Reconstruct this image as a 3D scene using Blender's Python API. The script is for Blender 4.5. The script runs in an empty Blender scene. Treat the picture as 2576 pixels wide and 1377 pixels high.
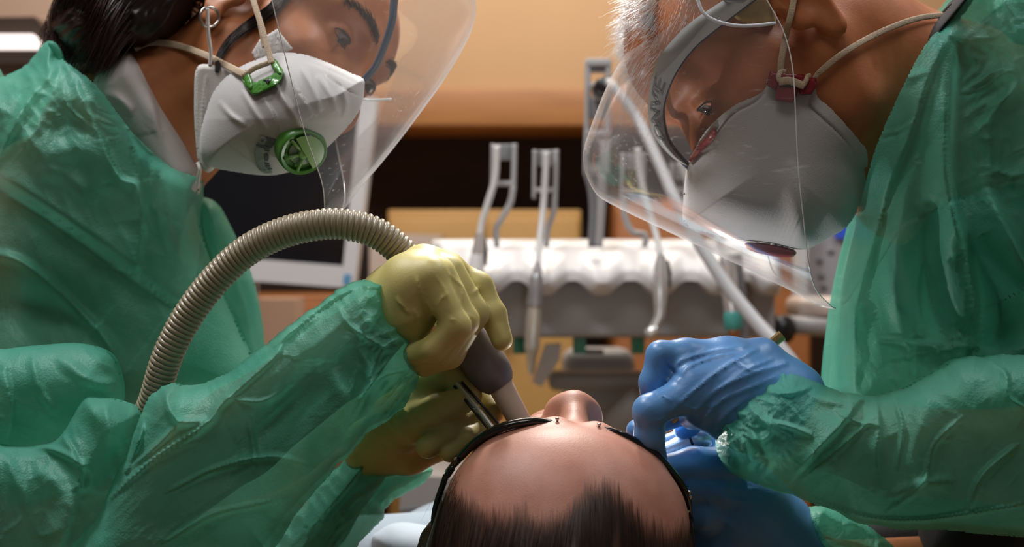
import bpy, bmesh, math, random
import numpy as np
from mathutils import Vector, Matrix

# ------------------------------------------------------------------ camera, world, light, exposure
SC = bpy.context.scene
COL = SC.collection
F, CX, CY, CZ = 3577.8, 1288.0, 688.5, 1.22          # focal length in px (50 mm on 36 mm), principal point, eye height

cam_d = bpy.data.cameras.new('camera'); cam = bpy.data.objects.new('camera', cam_d); COL.objects.link(cam)
cam.location = (0, 0, CZ); cam.rotation_euler = (math.pi/2, 0, 0)
cam_d.sensor_width = 36; cam_d.lens = 50; cam_d.sensor_fit = 'HORIZONTAL'
cam_d.clip_start = 0.02
cam_d.dof.use_dof = True; cam_d.dof.focus_distance = 0.955; cam_d.dof.aperture_fstop = 6.3
SC.camera = cam

world = bpy.data.worlds.new('world'); SC.world = world; world.use_nodes = True
world.node_tree.nodes['Background'].inputs[0].default_value = (1.0, 0.93, 0.86, 1)
world.node_tree.nodes['Background'].inputs[1].default_value = 0.07

SC.view_settings.view_transform = 'Standard'; SC.view_settings.look = 'None'
SC.view_settings.gamma = 1; SC.view_settings.use_curve_mapping = False
SC.view_settings.exposure = 0.0
SC.cycles.max_bounces = 5; SC.cycles.diffuse_bounces = 2; SC.cycles.glossy_bounces = 3; SC.cycles.transmission_bounces = 4; SC.cycles.transparent_max_bounces = 12
SC.cycles.caustics_reflective = False; SC.cycles.caustics_refractive = False

def area_light(name, loc, target, size, power, color, sy=None, spread=180):
    d = bpy.data.lights.new(name, 'AREA'); o = bpy.data.objects.new(name, d); COL.objects.link(o)
    d.energy = power; d.color = color; d.size = size; d.spread = math.radians(spread)
    if sy: d.shape = 'RECTANGLE'; d.size_y = sy
    o.location = loc
    o.rotation_euler = (Vector(target)-Vector(loc)).to_track_quat('-Z', 'Y').to_euler()
    return o
def spot_light(name, loc, target, power, color, angle, blend, radius):
    d = bpy.data.lights.new(name, 'SPOT'); o = bpy.data.objects.new(name, d); COL.objects.link(o)
    d.energy = power; d.color = color; d.spot_size = math.radians(angle); d.spot_blend = blend; d.shadow_soft_size = radius
    o.location = loc
    o.rotation_euler = (Vector(target)-Vector(loc)).to_track_quat('-Z', 'Y').to_euler()
    return o
LAMP = Vector((0.02, 1.55, CZ+0.62))                 # dental operating lamp, over the patient's chest
MOUTH = Vector((0.06, 1.02, CZ-0.10))
spot_light('dental_lamp_beam', LAMP, MOUTH, 28, (1.0, 0.97, 0.92), 48, 0.8, 0.03)
# small light added at the mouth, standing in for a handpiece lamp; lights undersides
mfill = bpy.data.lights.new('mouth_fill', 'POINT'); mfill.energy = 0.8; mfill.shadow_soft_size = 0.004; mfill.color = (1.0, 0.98, 0.95)
mfill_o = bpy.data.objects.new('mouth_fill', mfill); COL.objects.link(mfill_o); mfill_o.location = ((1556-CX)/F*1.05, 1.05, CZ-(1095-CY)/F*1.05)
# ceiling luminaires of the surgery: one beside the team on the left, one over the wall units
area_light('ceiling_light_left', (-0.62, 1.10, CZ+1.2), (-0.30, 1.02, CZ), 0.5, 15.5, (0.95, 0.97, 1.0), 0.3)
area_light('ceiling_light_right', (0.70, 1.15, CZ+1.2), (0.40, 1.0, CZ), 0.5, 9.5, (0.90, 0.95, 1.0), 0.3)
area_light('front_fill', (-0.20, 0.15, CZ+1.35), (0.05, 1.05, CZ-0.1), 0.8, 4.8, (1.0, 0.96, 0.90), 0.4)  # fill added above the camera to brighten the surfaces facing it
area_light('ceiling_light_back', (0.0, 2.3, CZ+1.25), (0.0, 2.6, CZ-0.2), 1.2, 25, (1.0, 0.90, 0.79), 0.4)

# ------------------------------------------------------------------ helpers
def P(px, py, Y):
    return np.array([(px-CX)/F*Y, Y, CZ-(py-CY)/F*Y])
def PX(pts):
    return np.array([P(*p) for p in pts])
def m_px(n, Y): return n*Y/F

def thing(name, label, cat, loc=(0, 0, 0), group=None, kind=None):
    o = bpy.data.objects.new(name, None); COL.objects.link(o)
    o.empty_display_size = 0.02
    o.location = [float(c) for c in loc]
    if label: o['label'] = label
    if cat: o['category'] = cat
    if group: o['group'] = group
    if kind: o['kind'] = kind
    return o
def root_loc(o):
    v = Vector((0, 0, 0))
    while o is not None:
        v = v + o.location; o = o.parent
    return np.array(v)
def make(name, verts, faces, mat, parent=None, smooth=True, label=None, cat=None, group=None, kind=None, sharp=None):
    verts = np.asarray(verts, dtype=np.float64)
    off = root_loc(parent) if parent is not None else np.zeros(3)
    me = bpy.data.meshes.new(name)
    if isinstance(faces, np.ndarray) and faces.ndim == 2:
        n, k = faces.shape
        me.vertices.add(len(verts)); me.vertices.foreach_set('co', (verts-off).astype(np.float32).ravel())
        me.loops.add(n*k); me.loops.foreach_set('vertex_index', faces.astype(np.int32).ravel())
        me.polygons.add(n); me.polygons.foreach_set('loop_start', np.arange(0, n*k, k, dtype=np.int32))
        me.update(calc_edges=True); me.validate()
    else:
        me.from_pydata((verts-off).tolist(), [], [list(map(int, f)) for f in faces]); me.update()
    if smooth: me.polygons.foreach_set('use_smooth', np.ones(len(me.polygons), dtype=bool))
    if smooth and sharp: me.set_sharp_from_angle(angle=math.radians(sharp))
    mats = mat if isinstance(mat, (list, tuple)) else [mat]
    for m in mats: me.materials.append(m)
    o = bpy.data.objects.new(name, me); COL.objects.link(o)
    if parent is not None: o.parent = parent
    if label: o['label'] = label
    if cat: o['category'] = cat
    if group: o['group'] = group
    if kind: o['kind'] = kind
    return o

class MB:
    """collects quads and polygons of one part"""
    def __init__(self): self.v = []; self.f = []
    def add(self, v, f):
        n = sum(len(a) for a in self.v); self.v.append(np.asarray(v, float)); self.f += [[i+n for i in q] for q in f]; return self
    def box(self, lo, hi, bev=0.0):
        lo, hi = np.array(lo, float), np.array(hi, float)
        if bev <= 0:
            v = [[(lo, hi)[i][0], (lo, hi)[j][1], (lo, hi)[k][2]] for i in (0, 1) for j in (0, 1) for k in (0, 1)]
            f = [[0, 1, 3, 2], [4, 6, 7, 5], [0, 4, 5, 1], [2, 3, 7, 6], [0, 2, 6, 4], [1, 5, 7, 3]]
            return self.add(v, f)
        bm = bmesh.new(); bmesh.ops.create_cube(bm, size=1.0)
        for w in bm.verts: w.co = Vector([(lo[i]+hi[i])/2 + w.co[i]*(hi[i]-lo[i]) for i in range(3)])
        bmesh.ops.bevel(bm, geom=bm.edges[:], offset=min(bev, 0.49*float((hi-lo).min())), segments=3, profile=0.5, affect='EDGES')
        bm.verts.index_update()
        v = [list(w.co) for w in bm.verts]; f = [[w.index for w in q.verts] for q in bm.faces]; bm.free()
        return self.add(v, f)
    def tube(self, pts, rad, n=12, cap=True, flat=None, updir=None):
        v, f = sweep(pts, rad, n, cap, flat, updir); return self.add(v, f)
    def build(self, name, mat, parent=None, **k):
        return make(name, np.concatenate(self.v), self.f, mat, parent, **k)

def smooth_path(pts, n, closed=False):
    """Catmull-Rom through pts (k columns), n samples"""
    p = np.asarray(pts, float); m = len(p)
    if closed: q = np.vstack([p[-1], p, p[0], p[1]]); segs = m
    else: q = np.vstack([2*p[0]-p[1], p, 2*p[-1]-p[-2]]); segs = m-1
    t = np.linspace(0, segs, n, endpoint=not closed); i = np.minimum(t.astype(int), segs-1); u = (t-i)[:, None]
    a, b, c, d = q[i], q[i+1], q[i+2], q[i+3]
    return 0.5*((2*b)+(-a+c)*u+(2*a-5*b+4*c-d)*u**2+(-a+3*b-3*c+d)*u**3)

def frames(p, updir=None):
    t = np.gradient(p, axis=0); t /= np.linalg.norm(t, axis=1)[:, None]+1e-12
    a = np.array(updir if updir is not None else ([0, 1, 0] if abs(t[0][1]) < 0.9 else [1, 0, 0]), float)
    N = []
    for k in range(len(p)):
        if updir is not None: a = np.array(updir, float)
        n = a-t[k]*np.dot(a, t[k]); n /= np.linalg.norm(n)+1e-12; N.append(n); a = n
    N = np.array(N); B = np.cross(t, N)
    return t, N, B
def sweep(pts, rad, n=12, cap=True, flat=None, updir=None):
    """tube along pts; rad scalar or per point; flat = ratio of the second half axis"""
    p = np.asarray(pts, float); m = len(p); r = np.broadcast_to(np.asarray(rad, float), (m,))
    t, N, B = frames(p, updir); fl = 1.0 if flat is None else flat
    ang = np.arange(n)*2*math.pi/n
    v = (p[:, None, :]+r[:, None, None]*(np.cos(ang)[None, :, None]*N[:, None, :]*fl+np.sin(ang)[None, :, None]*B[:, None, :])).reshape(-1, 3)
    f = [[k*n+j, k*n+(j+1) % n, (k+1)*n+(j+1) % n, (k+1)*n+j] for k in range(m-1) for j in range(n)]
    if cap: f += [list(range(n))[::-1], [(m-1)*n+j for j in range(n)]]
    return v, f
def lathe(axis_a, axis_b, prof, n=24, cap=True):
    """prof: (t along a->b in 0..1, radius in m)"""
    a, b = np.asarray(axis_a, float), np.asarray(axis_b, float); p = []
    d = (b-a)/np.linalg.norm(b-a); h = np.array([0, 1, 0]) if abs(d[1]) < 0.9 else np.array([1, 0, 0])
    N = h-d*np.dot(h, d); N /= np.linalg.norm(N); B = np.cross(d, N); ang = np.arange(n)*2*math.pi/n; m = len(prof)
    v = np.concatenate([a+(b-a)*t+r*(np.cos(ang)[:, None]*N+np.sin(ang)[:, None]*B) for t, r in prof])
    f = [[k*n+j, k*n+(j+1) % n, (k+1)*n+(j+1) % n, (k+1)*n+j] for k in range(m-1) for j in range(n)]
    if cap: f += [list(range(n))[::-1], [(m-1)*n+j for j in range(n)]]
    return v, f

# --- value noise on numpy arrays
def _hash(ix, iy, seed):
    h = (ix.astype(np.int64)*374761393+iy.astype(np.int64)*668265263+seed*1442695041) & 0x7fffffff
    h = ((h ^ (h >> 13))*1274126177) & 0x7fffffff
    return ((h ^ (h >> 16)) & 0xffff)/65535.0
def vnoise(x, y, seed=0):
    ix, iy = np.floor(x), np.floor(y); fx, fy = x-ix, y-iy
    fx = fx*fx*fx*(fx*(fx*6-15)+10); fy = fy*fy*fy*(fy*(fy*6-15)+10)
    a, b, c, d = _hash(ix, iy, seed), _hash(ix+1, iy, seed), _hash(ix, iy+1, seed), _hash(ix+1, iy+1, seed)
    return (a*(1-fx)+b*fx)*(1-fy)+(c*(1-fx)+d*fx)*fy
def crumple(x, y, scale, ang=0.0, stretch=1.0, seed=0, octaves=3):
    """ridged folds, 0..1; scale in px, stretched along ang"""
    ca, sa = math.cos(ang), math.sin(ang)
    u = (x*ca+y*sa)/(scale*stretch); v = (-x*sa+y*ca)/scale
    w = vnoise(u*0.7+9, v*0.7+3, seed+50)-0.5
    u = u+w*1.2; v = v+(vnoise(u*0.6, v*0.6, seed+77)-0.5)*1.4
    o = 0; amp = 1; tot = 0
    for k in range(octaves):
        n = 1-np.abs(2*vnoise(u*2**k, v*2**k, seed+k)-1)
        o = o+amp*n**2; tot += amp; amp *= 0.5
    return o/tot

# --- relief: a rounded body (or a domed sheet) filled into an outline; each vertex has its own distance
def poly_inside(x, y, poly):
    ins = np.zeros(x.shape, bool); n = len(poly)
    for k in range(n):
        x0, y0 = poly[k][:2]; x1, y1 = poly[(k+1) % n][:2]
        if y0 == y1: continue
        c = ((y0 > y) != (y1 > y)) & (x < (x1-x0)*(y-y0)/(y1-y0)+x0)
        ins ^= c
    return ins
def near_poly(x, y, pts):
    """distance to a dense polyline; index of the nearest sample"""
    best = np.full(x.shape, 1e9); idx = np.zeros(x.shape, int)
    for s in range(0, len(x), 20000):
        d = (x[s:s+20000, None]-pts[None, :, 0])**2+(y[s:s+20000, None]-pts[None, :, 1])**2
        i = d.argmin(1); idx[s:s+20000] = i; best[s:s+20000] = np.sqrt(d[np.arange(len(i)), i])
    return best, idx
def ridge_field(x, y, ridges):
    """folds: (points, width px, height m, kind) kind 'r' round, 'c' crease falling off slowly to its right, 'v' groove"""
    o = np.zeros_like(x)
    for pts, w, h, kind in ridges:
        q = smooth_path(np.array(pts, float), max(12, 10*len(pts)))
        ext = 5*w
        sel = np.where((x > q[:, 0].min()-ext) & (x < q[:, 0].max()+ext) & (y > q[:, 1].min()-ext) & (y < q[:, 1].max()+ext))[0]
        if not len(sel): continue
        xs, ys = x[sel], y[sel]
        d, i = near_poly(xs, ys, q)
        t = i/(len(q)-1.0); tg = np.gradient(q, axis=0)
        side = np.sign(tg[i, 0]*(ys-q[i, 1])-tg[i, 1]*(xs-q[i, 0]))
        amp = h*np.clip(np.sin(math.pi*np.clip(0.04+t*0.92, 0, 1)), 0, 1)**0.6
        end = ((i == 0) | (i == len(q)-1))
        if kind == 'r': g = np.exp(-(d/w)**2)
        elif kind == 'v': g = -np.exp(-(d/w)**2)
        else: g = np.where(side > 0, np.exp(-(d/(1.9*w))**1.25), np.exp(-(d/(0.28*w))**2))
        g = np.where(end, np.exp(-(d/(0.5*w))**2)*np.sign(h)*np.sign(g+1e-9)*np.sign(h), g) if kind != 'v' else g
        o[sel] += amp*g
    return o
def relief(outline, step=6.0, Y0=1.0, B=0.03, R=90.0, sil=None, back=1.0, ridges=(), extra=None, smooth=True, power=2.0, Yfn=None, wave=0.0):
    """outline: px points. Y0: distance of the rim (number, or Yfn(px, py)). B: how far it bulges to the front over R px.
    sil: list of booleans per outline point, True where the body turns away (bulge starts there). back: mirrored bulge factor, None = open sheet"""
    ol = np.array([o[:2] for o in outline], float); n = len(ol)
    per = np.linalg.norm(np.roll(ol, -1, 0)-ol, axis=1).sum(); m = int(per/ (step*0.6))
    fl = np.ones(n) if sil is None else np.array(sil, float)
    if smooth:
        dn = smooth_path(np.c_[ol, fl], m, closed=True)
    else:
        t = np.r_[0, np.cumsum(np.linalg.norm(np.roll(ol, -1, 0)-ol, axis=1))]; s = np.linspace(0, per, m, endpoint=False)
        oc = np.vstack([np.c_[ol, fl], np.r_[ol[0], fl[0]]]); dn = np.c_[[np.interp(s, t, oc[:, k]) for k in range(3)]].T
    if wave: 
        nn = vnoise(np.arange(m)*0.07, np.zeros(m), 5)-0.5+0.45*(vnoise(np.arange(m)*0.19, np.zeros(m)+4, 6)-0.5)
        dn[:, :2] += (nn*wave)[:, None]
    lo, hi = dn[:, :2].min(0)-step, dn[:, :2].max(0)+step
    gx, gy = np.arange(lo[0], hi[0]+step, step), np.arange(lo[1], hi[1]+step, step)
    X, Yp = np.meshgrid(gx, gy, indexing='ij'); sh = X.shape; x, y = X.ravel(), Yp.ravel()
    ins = poly_inside(x, y, dn); d, idx = near_poly(x, y, dn[:, :2])
    sd = np.where(ins, d, -d)
    ok = sd > -0.72*step; snap = ok & (sd < 0.38*step)
    x = np.where(snap, dn[idx, 0], x); y = np.where(snap, dn[idx, 1], y); sd = np.where(snap, 0, sd)
    K = ok.reshape(sh); cell = K[:-1, :-1] & K[1:, :-1] & K[1:, 1:] & K[:-1, 1:]
    ids = np.arange(x.size).reshape(sh)
    q = np.stack([ids[:-1, :-1][cell], ids[:-1, 1:][cell], ids[1:, 1:][cell], ids[1:, :-1][cell]], 1)
    used = np.unique(q); remap = -np.ones(x.size, int); remap[used] = np.arange(len(used)); q = remap[q]
    x, y, sd = x[used], y[used], sd[used]; isb = snap[used]
    s_pts = dn[dn[:, 2] > 0.5][:, :2] if sil is not None else dn[:, :2]
    dS, _ = near_poly(x, y, s_pts)
    if sil is None: dS = np.where(isb, 0, dS)
    t = np.clip(dS/R, 0, 1); prof = (1-(1-t)**power)**(1/power)
    y0 = Yfn(x, y) if Yfn is not None else np.full(x.shape, Y0)
    fold = ridge_field(x, y, ridges) if ridges else np.zeros_like(x)
    if extra is not None: fold = fold+extra(x, y)
    edge = np.clip(dS/(2.5*step), 0, 1)
    front = y0-B*prof-fold*(0.25+0.75*edge)*np.where(isb & (back is not None) & (dS < 0.5*step), 0, 1)
    vf = np.c_[(x-CX)/F*front, front, CZ-(y-CY)/F*front]
    if back is None: return vf, q[:, ::-1]
    weld = isb & (dS < 0.8*step)
    yb = y0+B*back*prof
    # the far half keeps the real width of the near half, so it is narrower on the picture
    vb = np.c_[(x-CX)/F*y0, yb, CZ-(y-CY)/F*y0]
    bi = np.where(weld, np.arange(len(x)), -1); nb = np.where(~weld)[0]; bi[nb] = len(x)+np.arange(len(nb))
    v = np.vstack([vf, vb[nb]]); f = np.vstack([q[:, ::-1], bi[q]])
    return v, f

# --- signed-distance modelling (round cones and ellipsoids blended, then meshed by surface nets)
def rcone(p, a, b, ra, rb):
    a, b = np.asarray(a, p.dtype), np.asarray(b, p.dtype); ba = b-a; pa = p-a
    h = np.clip(pa@ba/max(float(ba@ba), 1e-12), 0, 1)
    pa = pa-h[:, None]*ba
    return np.sqrt(np.einsum('ij,ij->i', pa, pa))-(ra+(rb-ra)*h)
def ellip(p, c, r):
    r = np.asarray(r, p.dtype); q = (p-np.asarray(c, p.dtype))/r
    k0 = np.sqrt(np.einsum('ij,ij->i', q, q)); q = q/r; k1 = np.sqrt(np.einsum('ij,ij->i', q, q))
    return k0*(k0-1)/np.maximum(k1, 1e-9)
def smin(a, b, k):
    h = np.maximum(k-np.abs(a-b), 0)/k
    return np.minimum(a, b)-h*h*k*0.25
def smax(a, b, k): return -smin(-a, -b, k)
def chain(p, pts, k=0.004):
    """pts: list of (xyz, r)"""
    d = None
    for (a, ra), (b, rb) in zip(pts[:-1], pts[1:]):
        c = rcone(p, a, b, ra, rb); d = c if d is None else smin(d, c, k)
    return d
def poly_dist(p, pts):
    d = None
    for a, b in zip(pts[:-1], pts[1:]):
        c = rcone(p, a, b, 0, 0); d = c if d is None else np.minimum(d, c)
    return d
def nets(fn, lo, hi, h, slack=0.004):
    B = 8; lo = np.asarray(lo, float); hi = np.asarray(hi, float)
    nb = np.maximum(1, np.ceil((hi-lo)/(h*B))).astype(int); n = nb*B+1
    D = np.full(n, 9.0, np.float32)
    bc = np.stack(np.meshgrid(*[np.arange(k) for k in nb], indexing='ij'), -1).reshape(-1, 3)
    cen = lo+(bc+0.5)*B*h; d = fn(cen.astype(np.float32))
    act = bc[np.abs(d) < B*h*0.87*1.15+slack]
    for c in bc[d < 0]:
        D[c[0]*B:c[0]*B+B+1, c[1]*B:c[1]*B+B+1, c[2]*B:c[2]*B+B+1] = -9.0
    loc = np.stack(np.meshgrid(*[np.arange(B+1)]*3, indexing='ij'), -1).reshape(-1, 3)
    for s in range(0, len(act), 300):
        a = act[s:s+300]; idx = (a[:, None, :]*B+loc[None]).reshape(-1, 3)
        D[idx[:, 0], idx[:, 1], idx[:, 2]] = fn((lo+idx*h).astype(np.float32))
    S = D < 0
    c = np.zeros(n-1, np.int8)
    cs = [(i, j, k) for i in (0, 1) for j in (0, 1) for k in (0, 1)]
    sl = lambda A, o: A[o[0]:A.shape[0]-1+o[0], o[1]:A.shape[1]-1+o[1], o[2]:A.shape[2]-1+o[2]]
    for o in cs: c += sl(S, o)
    A = np.argwhere((c > 0) & (c < 8)); vid = -np.ones(n-1, np.int64); vid[A[:, 0], A[:, 1], A[:, 2]] = np.arange(len(A))
    acc = np.zeros((len(A), 3)); cnt = np.zeros(len(A))
    g = lambda o: D[A[:, 0]+o[0], A[:, 1]+o[1], A[:, 2]+o[2]].astype(float)
    for o in cs:
        for ax in range(3):
            if o[ax]: continue
            e = list(o); e[ax] = 1; a, b = g(o), g(e); x = (a < 0) != (b < 0)
            t = np.where(x, a/np.where(x, a-b, 1), 0); q = np.tile(np.array(o, float), (len(A), 1)); q[:, ax] += t
            acc[x] += q[x]; cnt[x] += 1
    v = lo+(A+acc/cnt[:, None])*h; faces = []
    for ax in range(3):
        b1, b2 = (ax+1) % 3, (ax+2) % 3
        s0 = [slice(1, -1)]*3; s0[ax] = slice(0, -1); s1 = list(s0); s1[ax] = slice(1, None)
        a, b = S[tuple(s0)], S[tuple(s1)]
        for fl in (0, 1):
            E = np.argwhere(a & ~b) if not fl else np.argwhere(~a & b)
            if not len(E): continue
            off = np.ones(3, int); off[ax] = 0; E = E+off
            q = []
            for u, w in ((0, 0), (1, 0), (1, 1), (0, 1)):
                I = E.copy(); I[:, b1] -= u; I[:, b2] -= w; q.append(vid[I[:, 0], I[:, 1], I[:, 2]])
            q = np.stack(q, 1); faces.append(q if not fl else q[:, ::-1])
    f = np.vstack(faces); f = f[(f >= 0).all(1)]
    return v, f
def relax(v, f, it=2, k=0.5):
    n = len(v); 
    e = np.vstack([f[:, [0, 1]], f[:, [1, 2]], f[:, [2, 3]], f[:, [3, 0]]]); e = np.vstack([e, e[:, ::-1]])
    for _ in range(it):
        acc = np.zeros((n, 3)); c = np.bincount(e[:, 0], minlength=n)
        for a in range(3): acc[:, a] = np.bincount(e[:, 0], weights=v[e[:, 1], a], minlength=n)
        v = v+(acc/np.maximum(c, 1)[:, None]-v)*k
    return v
# ------------------------------------------------------------------ procedural materials
MATS = {}
def mat(name, col, rough=0.5, metal=0.0, noise=0.0, nscale=40.0, bump=0.0, bscale=300.0, col2=None, spec=0.5, sss=0.0, sss_col=None,
        sheen=0.0, coat=0.0, emit=None, emit_s=0.0, trans=0.0, aniso=None, bdist=0.001):
    if name in MATS: return MATS[name]
    m = bpy.data.materials.new(name); m.use_nodes = True; nt = m.node_tree; N = nt.nodes; L = nt.links; b = N['Principled BSDF']
    b.inputs['Base Color'].default_value = (*col, 1); b.inputs['Roughness'].default_value = rough; b.inputs['Metallic'].default_value = metal
    b.inputs['Specular IOR Level'].default_value = spec
    if sss: b.inputs['Subsurface Weight'].default_value = sss; b.inputs['Subsurface Radius'].default_value = sss_col or (1, .35, .2); b.inputs['Subsurface Scale'].default_value = 0.006
    if sheen: b.inputs['Sheen Weight'].default_value = sheen
    if coat: b.inputs['Coat Weight'].default_value = coat; b.inputs['Coat Roughness'].default_value = 0.12
    if emit: b.inputs['Emission Color'].default_value = (*emit, 1); b.inputs['Emission Strength'].default_value = emit_s
    if trans: b.inputs['Transmission Weight'].default_value = trans
    tc = N.new('ShaderNodeTexCoord'); mp = N.new('ShaderNodeMapping'); L.new(tc.outputs['Object'], mp.inputs[0])
    if aniso: mp.inputs['Scale'].default_value = aniso
    if noise or col2:
        n = N.new('ShaderNodeTexNoise'); n.inputs['Scale'].default_value = nscale; n.inputs['Detail'].default_value = 5
        L.new(mp.outputs[0], n.inputs['Vector'])
        r = N.new('ShaderNodeValToRGB'); r.color_ramp.elements[0].position = 0.3; r.color_ramp.elements[1].position = 0.7
        c2 = col2 or tuple(c*(1-noise) for c in col)
        r.color_ramp.elements[0].color = (*c2, 1); r.color_ramp.elements[1].color = (*col, 1)
        L.new(n.outputs['Fac'], r.inputs[0]); L.new(r.outputs[0], b.inputs['Base Color'])
    if bump:
        n2 = N.new('ShaderNodeTexNoise'); n2.inputs['Scale'].default_value = bscale; n2.inputs['Detail'].default_value = 4
        L.new(mp.outputs[0], n2.inputs['Vector'])
        bp = N.new('ShaderNodeBump'); bp.inputs['Strength'].default_value = bump; bp.inputs['Distance'].default_value = bdist
        L.new(n2.outputs['Fac'], bp.inputs['Height']); L.new(bp.outputs[0], b.inputs['Normal'])
    MATS[name] = m
    return m

def cloth_mat(name, col, col2, transl=0.45, see=0.29, rough=0.46, spec=0.4):
    """thin non-woven fabric: woven relief, light passing through, slightly see-through"""
    m = bpy.data.materials.new(name); m.use_nodes = True; nt = m.node_tree; N = nt.nodes; L = nt.links; b = N['Principled BSDF']; out = N['Material Output']
    b.inputs['Roughness'].default_value = rough; b.inputs['Specular IOR Level'].default_value = spec
    tc = N.new('ShaderNodeTexCoord')
    n = N.new('ShaderNodeTexNoise'); n.inputs['Scale'].default_value = 22; n.inputs['Detail'].default_value = 6; L.new(tc.outputs['Object'], n.inputs['Vector'])
    r = N.new('ShaderNodeValToRGB'); r.color_ramp.elements[0].position = 0.32; r.color_ramp.elements[1].position = 0.68
    r.color_ramp.elements[0].color = (*col2, 1); r.color_ramp.elements[1].color = (*col, 1)
    L.new(n.outputs['Fac'], r.inputs[0]); L.new(r.outputs[0], b.inputs['Base Color'])
    wv = N.new('ShaderNodeTexVoronoi'); wv.inputs['Scale'].default_value = 620; L.new(tc.outputs['Object'], wv.inputs['Vector'])
    fb = N.new('ShaderNodeTexNoise'); fb.inputs['Scale'].default_value = 240; fb.inputs['Detail'].default_value = 6; L.new(tc.outputs['Object'], fb.inputs['Vector'])
    ad = N.new('ShaderNodeMath'); ad.operation = 'ADD'; L.new(wv.outputs['Distance'], ad.inputs[0]); L.new(fb.outputs['Fac'], ad.inputs[1])
    bp = N.new('ShaderNodeBump'); bp.inputs['Strength'].default_value = 0.22; bp.inputs['Distance'].default_value = 0.0012
    L.new(ad.outputs[0], bp.inputs['Height']); L.new(bp.outputs[0], b.inputs['Normal'])
    t = N.new('ShaderNodeBsdfTranslucent'); L.new(r.outputs[0], t.inputs['Color']); L.new(bp.outputs[0], t.inputs['Normal'])
    mx = N.new('ShaderNodeMixShader'); mx.inputs[0].default_value = transl; L.new(b.outputs[0], mx.inputs[1]); L.new(t.outputs[0], mx.inputs[2])
    tp = N.new('ShaderNodeBsdfTransparent'); tp.inputs[0].default_value = (0.75, 0.95, 0.85, 1)
    mx2 = N.new('ShaderNodeMixShader'); mx2.inputs[0].default_value = see; L.new(mx.outputs[0], mx2.inputs[1]); L.new(tp.outputs[0], mx2.inputs[2])
    L.new(mx2.outputs[0], out.inputs['Surface'])
    return m

def visor_mat(name, haze=0.05, tint=(0.97, 0.97, 0.97), scratch=0.0):
    """clear plastic film: transparent with a Fresnel gloss, thin scratches and dust"""
    m = bpy.data.materials.new(name); m.use_nodes = True; nt = m.node_tree; N = nt.nodes; L = nt.links; out = N['Material Output']
    N.remove(N['Principled BSDF'])
    tp = N.new('ShaderNodeBsdfTransparent'); tp.inputs[0].default_value = (*tint, 1)
    gl = N.new('ShaderNodeBsdfGlossy'); gl.inputs['Roughness'].default_value = 0.12; gl.inputs['Color'].default_value = (1, 1, 1, 1)
    df = N.new('ShaderNodeBsdfDiffuse'); df.inputs['Color'].default_value = (0.8, 0.8, 0.82, 1)
    tl = N.new('ShaderNodeBsdfTranslucent'); tl.inputs['Color'].default_value = (0.8, 0.8, 0.82, 1)
    dm = N.new('ShaderNodeMixShader'); dm.inputs[0].default_value = 0.5; L.new(df.outputs[0], dm.inputs[1]); L.new(tl.outputs[0], dm.inputs[2])
    fr = N.new('ShaderNodeFresnel'); fr.inputs['IOR'].default_value = 1.45
    fm = N.new('ShaderNodeMath'); fm.operation = 'MULTIPLY'; fm.inputs[1].default_value = 0.30; L.new(fr.outputs[0], fm.inputs[0])
    m1 = N.new('ShaderNodeMixShader'); L.new(fm.outputs[0], m1.inputs[0]); L.new(tp.outputs[0], m1.inputs[1]); L.new(gl.outputs[0], m1.inputs[2])
    tc = N.new('ShaderNodeTexCoord'); mp = N.new('ShaderNodeMapping'); mp.inputs['Rotation'].default_value = (0.3, 0.75, 0.2); mp.inputs['Scale'].default_value = (12, 500, 420)
    L.new(tc.outputs['Object'], mp.inputs[0])
    n = N.new('ShaderNodeTexNoise'); n.inputs['Scale'].default_value = 1.0; n.inputs['Detail'].default_value = 2; L.new(mp.outputs[0], n.inputs['Vector'])
    n3 = N.new('ShaderNodeTexNoise'); n3.inputs['Scale'].default_value = 14; L.new(tc.outputs['Object'], n3.inputs['Vector'])
    r = N.new('ShaderNodeMapRange'); r.inputs['From Min'].default_value = 0.62; r.inputs['From Max'].default_value = 0.75; r.inputs['To Max'].default_value = scratch
    L.new(n.outputs['Fac'], r.inputs['Value'])
    r3 = N.new('ShaderNodeMapRange'); r3.inputs['From Min'].default_value = 0.45; r3.inputs['From Max'].default_value = 0.7; L.new(n3.outputs['Fac'], r3.inputs['Value'])
    ml = N.new('ShaderNodeMath'); ml.operation = 'MULTIPLY'; L.new(r.outputs[0], ml.inputs[0]); L.new(r3.outputs[0], ml.inputs[1])
    lw = N.new('ShaderNodeLayerWeight'); lw.inputs['Blend'].default_value = 0.5
    pw = N.new('ShaderNodeMath'); pw.operation = 'POWER'; pw.inputs[1].default_value = 6.0; L.new(lw.outputs['Facing'], pw.inputs[0])
    hz = N.new('ShaderNodeMath'); hz.operation = 'MULTIPLY_ADD'; hz.inputs[1].default_value = 6.0*haze; hz.inputs[2].default_value = haze; L.new(pw.outputs[0], hz.inputs[0])   # haze denser at a slant, also painting the lit streak along the fold
    ad = N.new('ShaderNodeMath'); ad.operation = 'ADD'; L.new(hz.outputs[0], ad.inputs[1]); L.new(ml.outputs[0], ad.inputs[0])
    m2 = N.new('ShaderNodeMixShader'); L.new(ad.outputs[0], m2.inputs[0]); L.new(m1.outputs[0], m2.inputs[1]); L.new(dm.outputs[0], m2.inputs[2])
    L.new(m2.outputs[0], out.inputs['Surface'])
    return m

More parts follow.
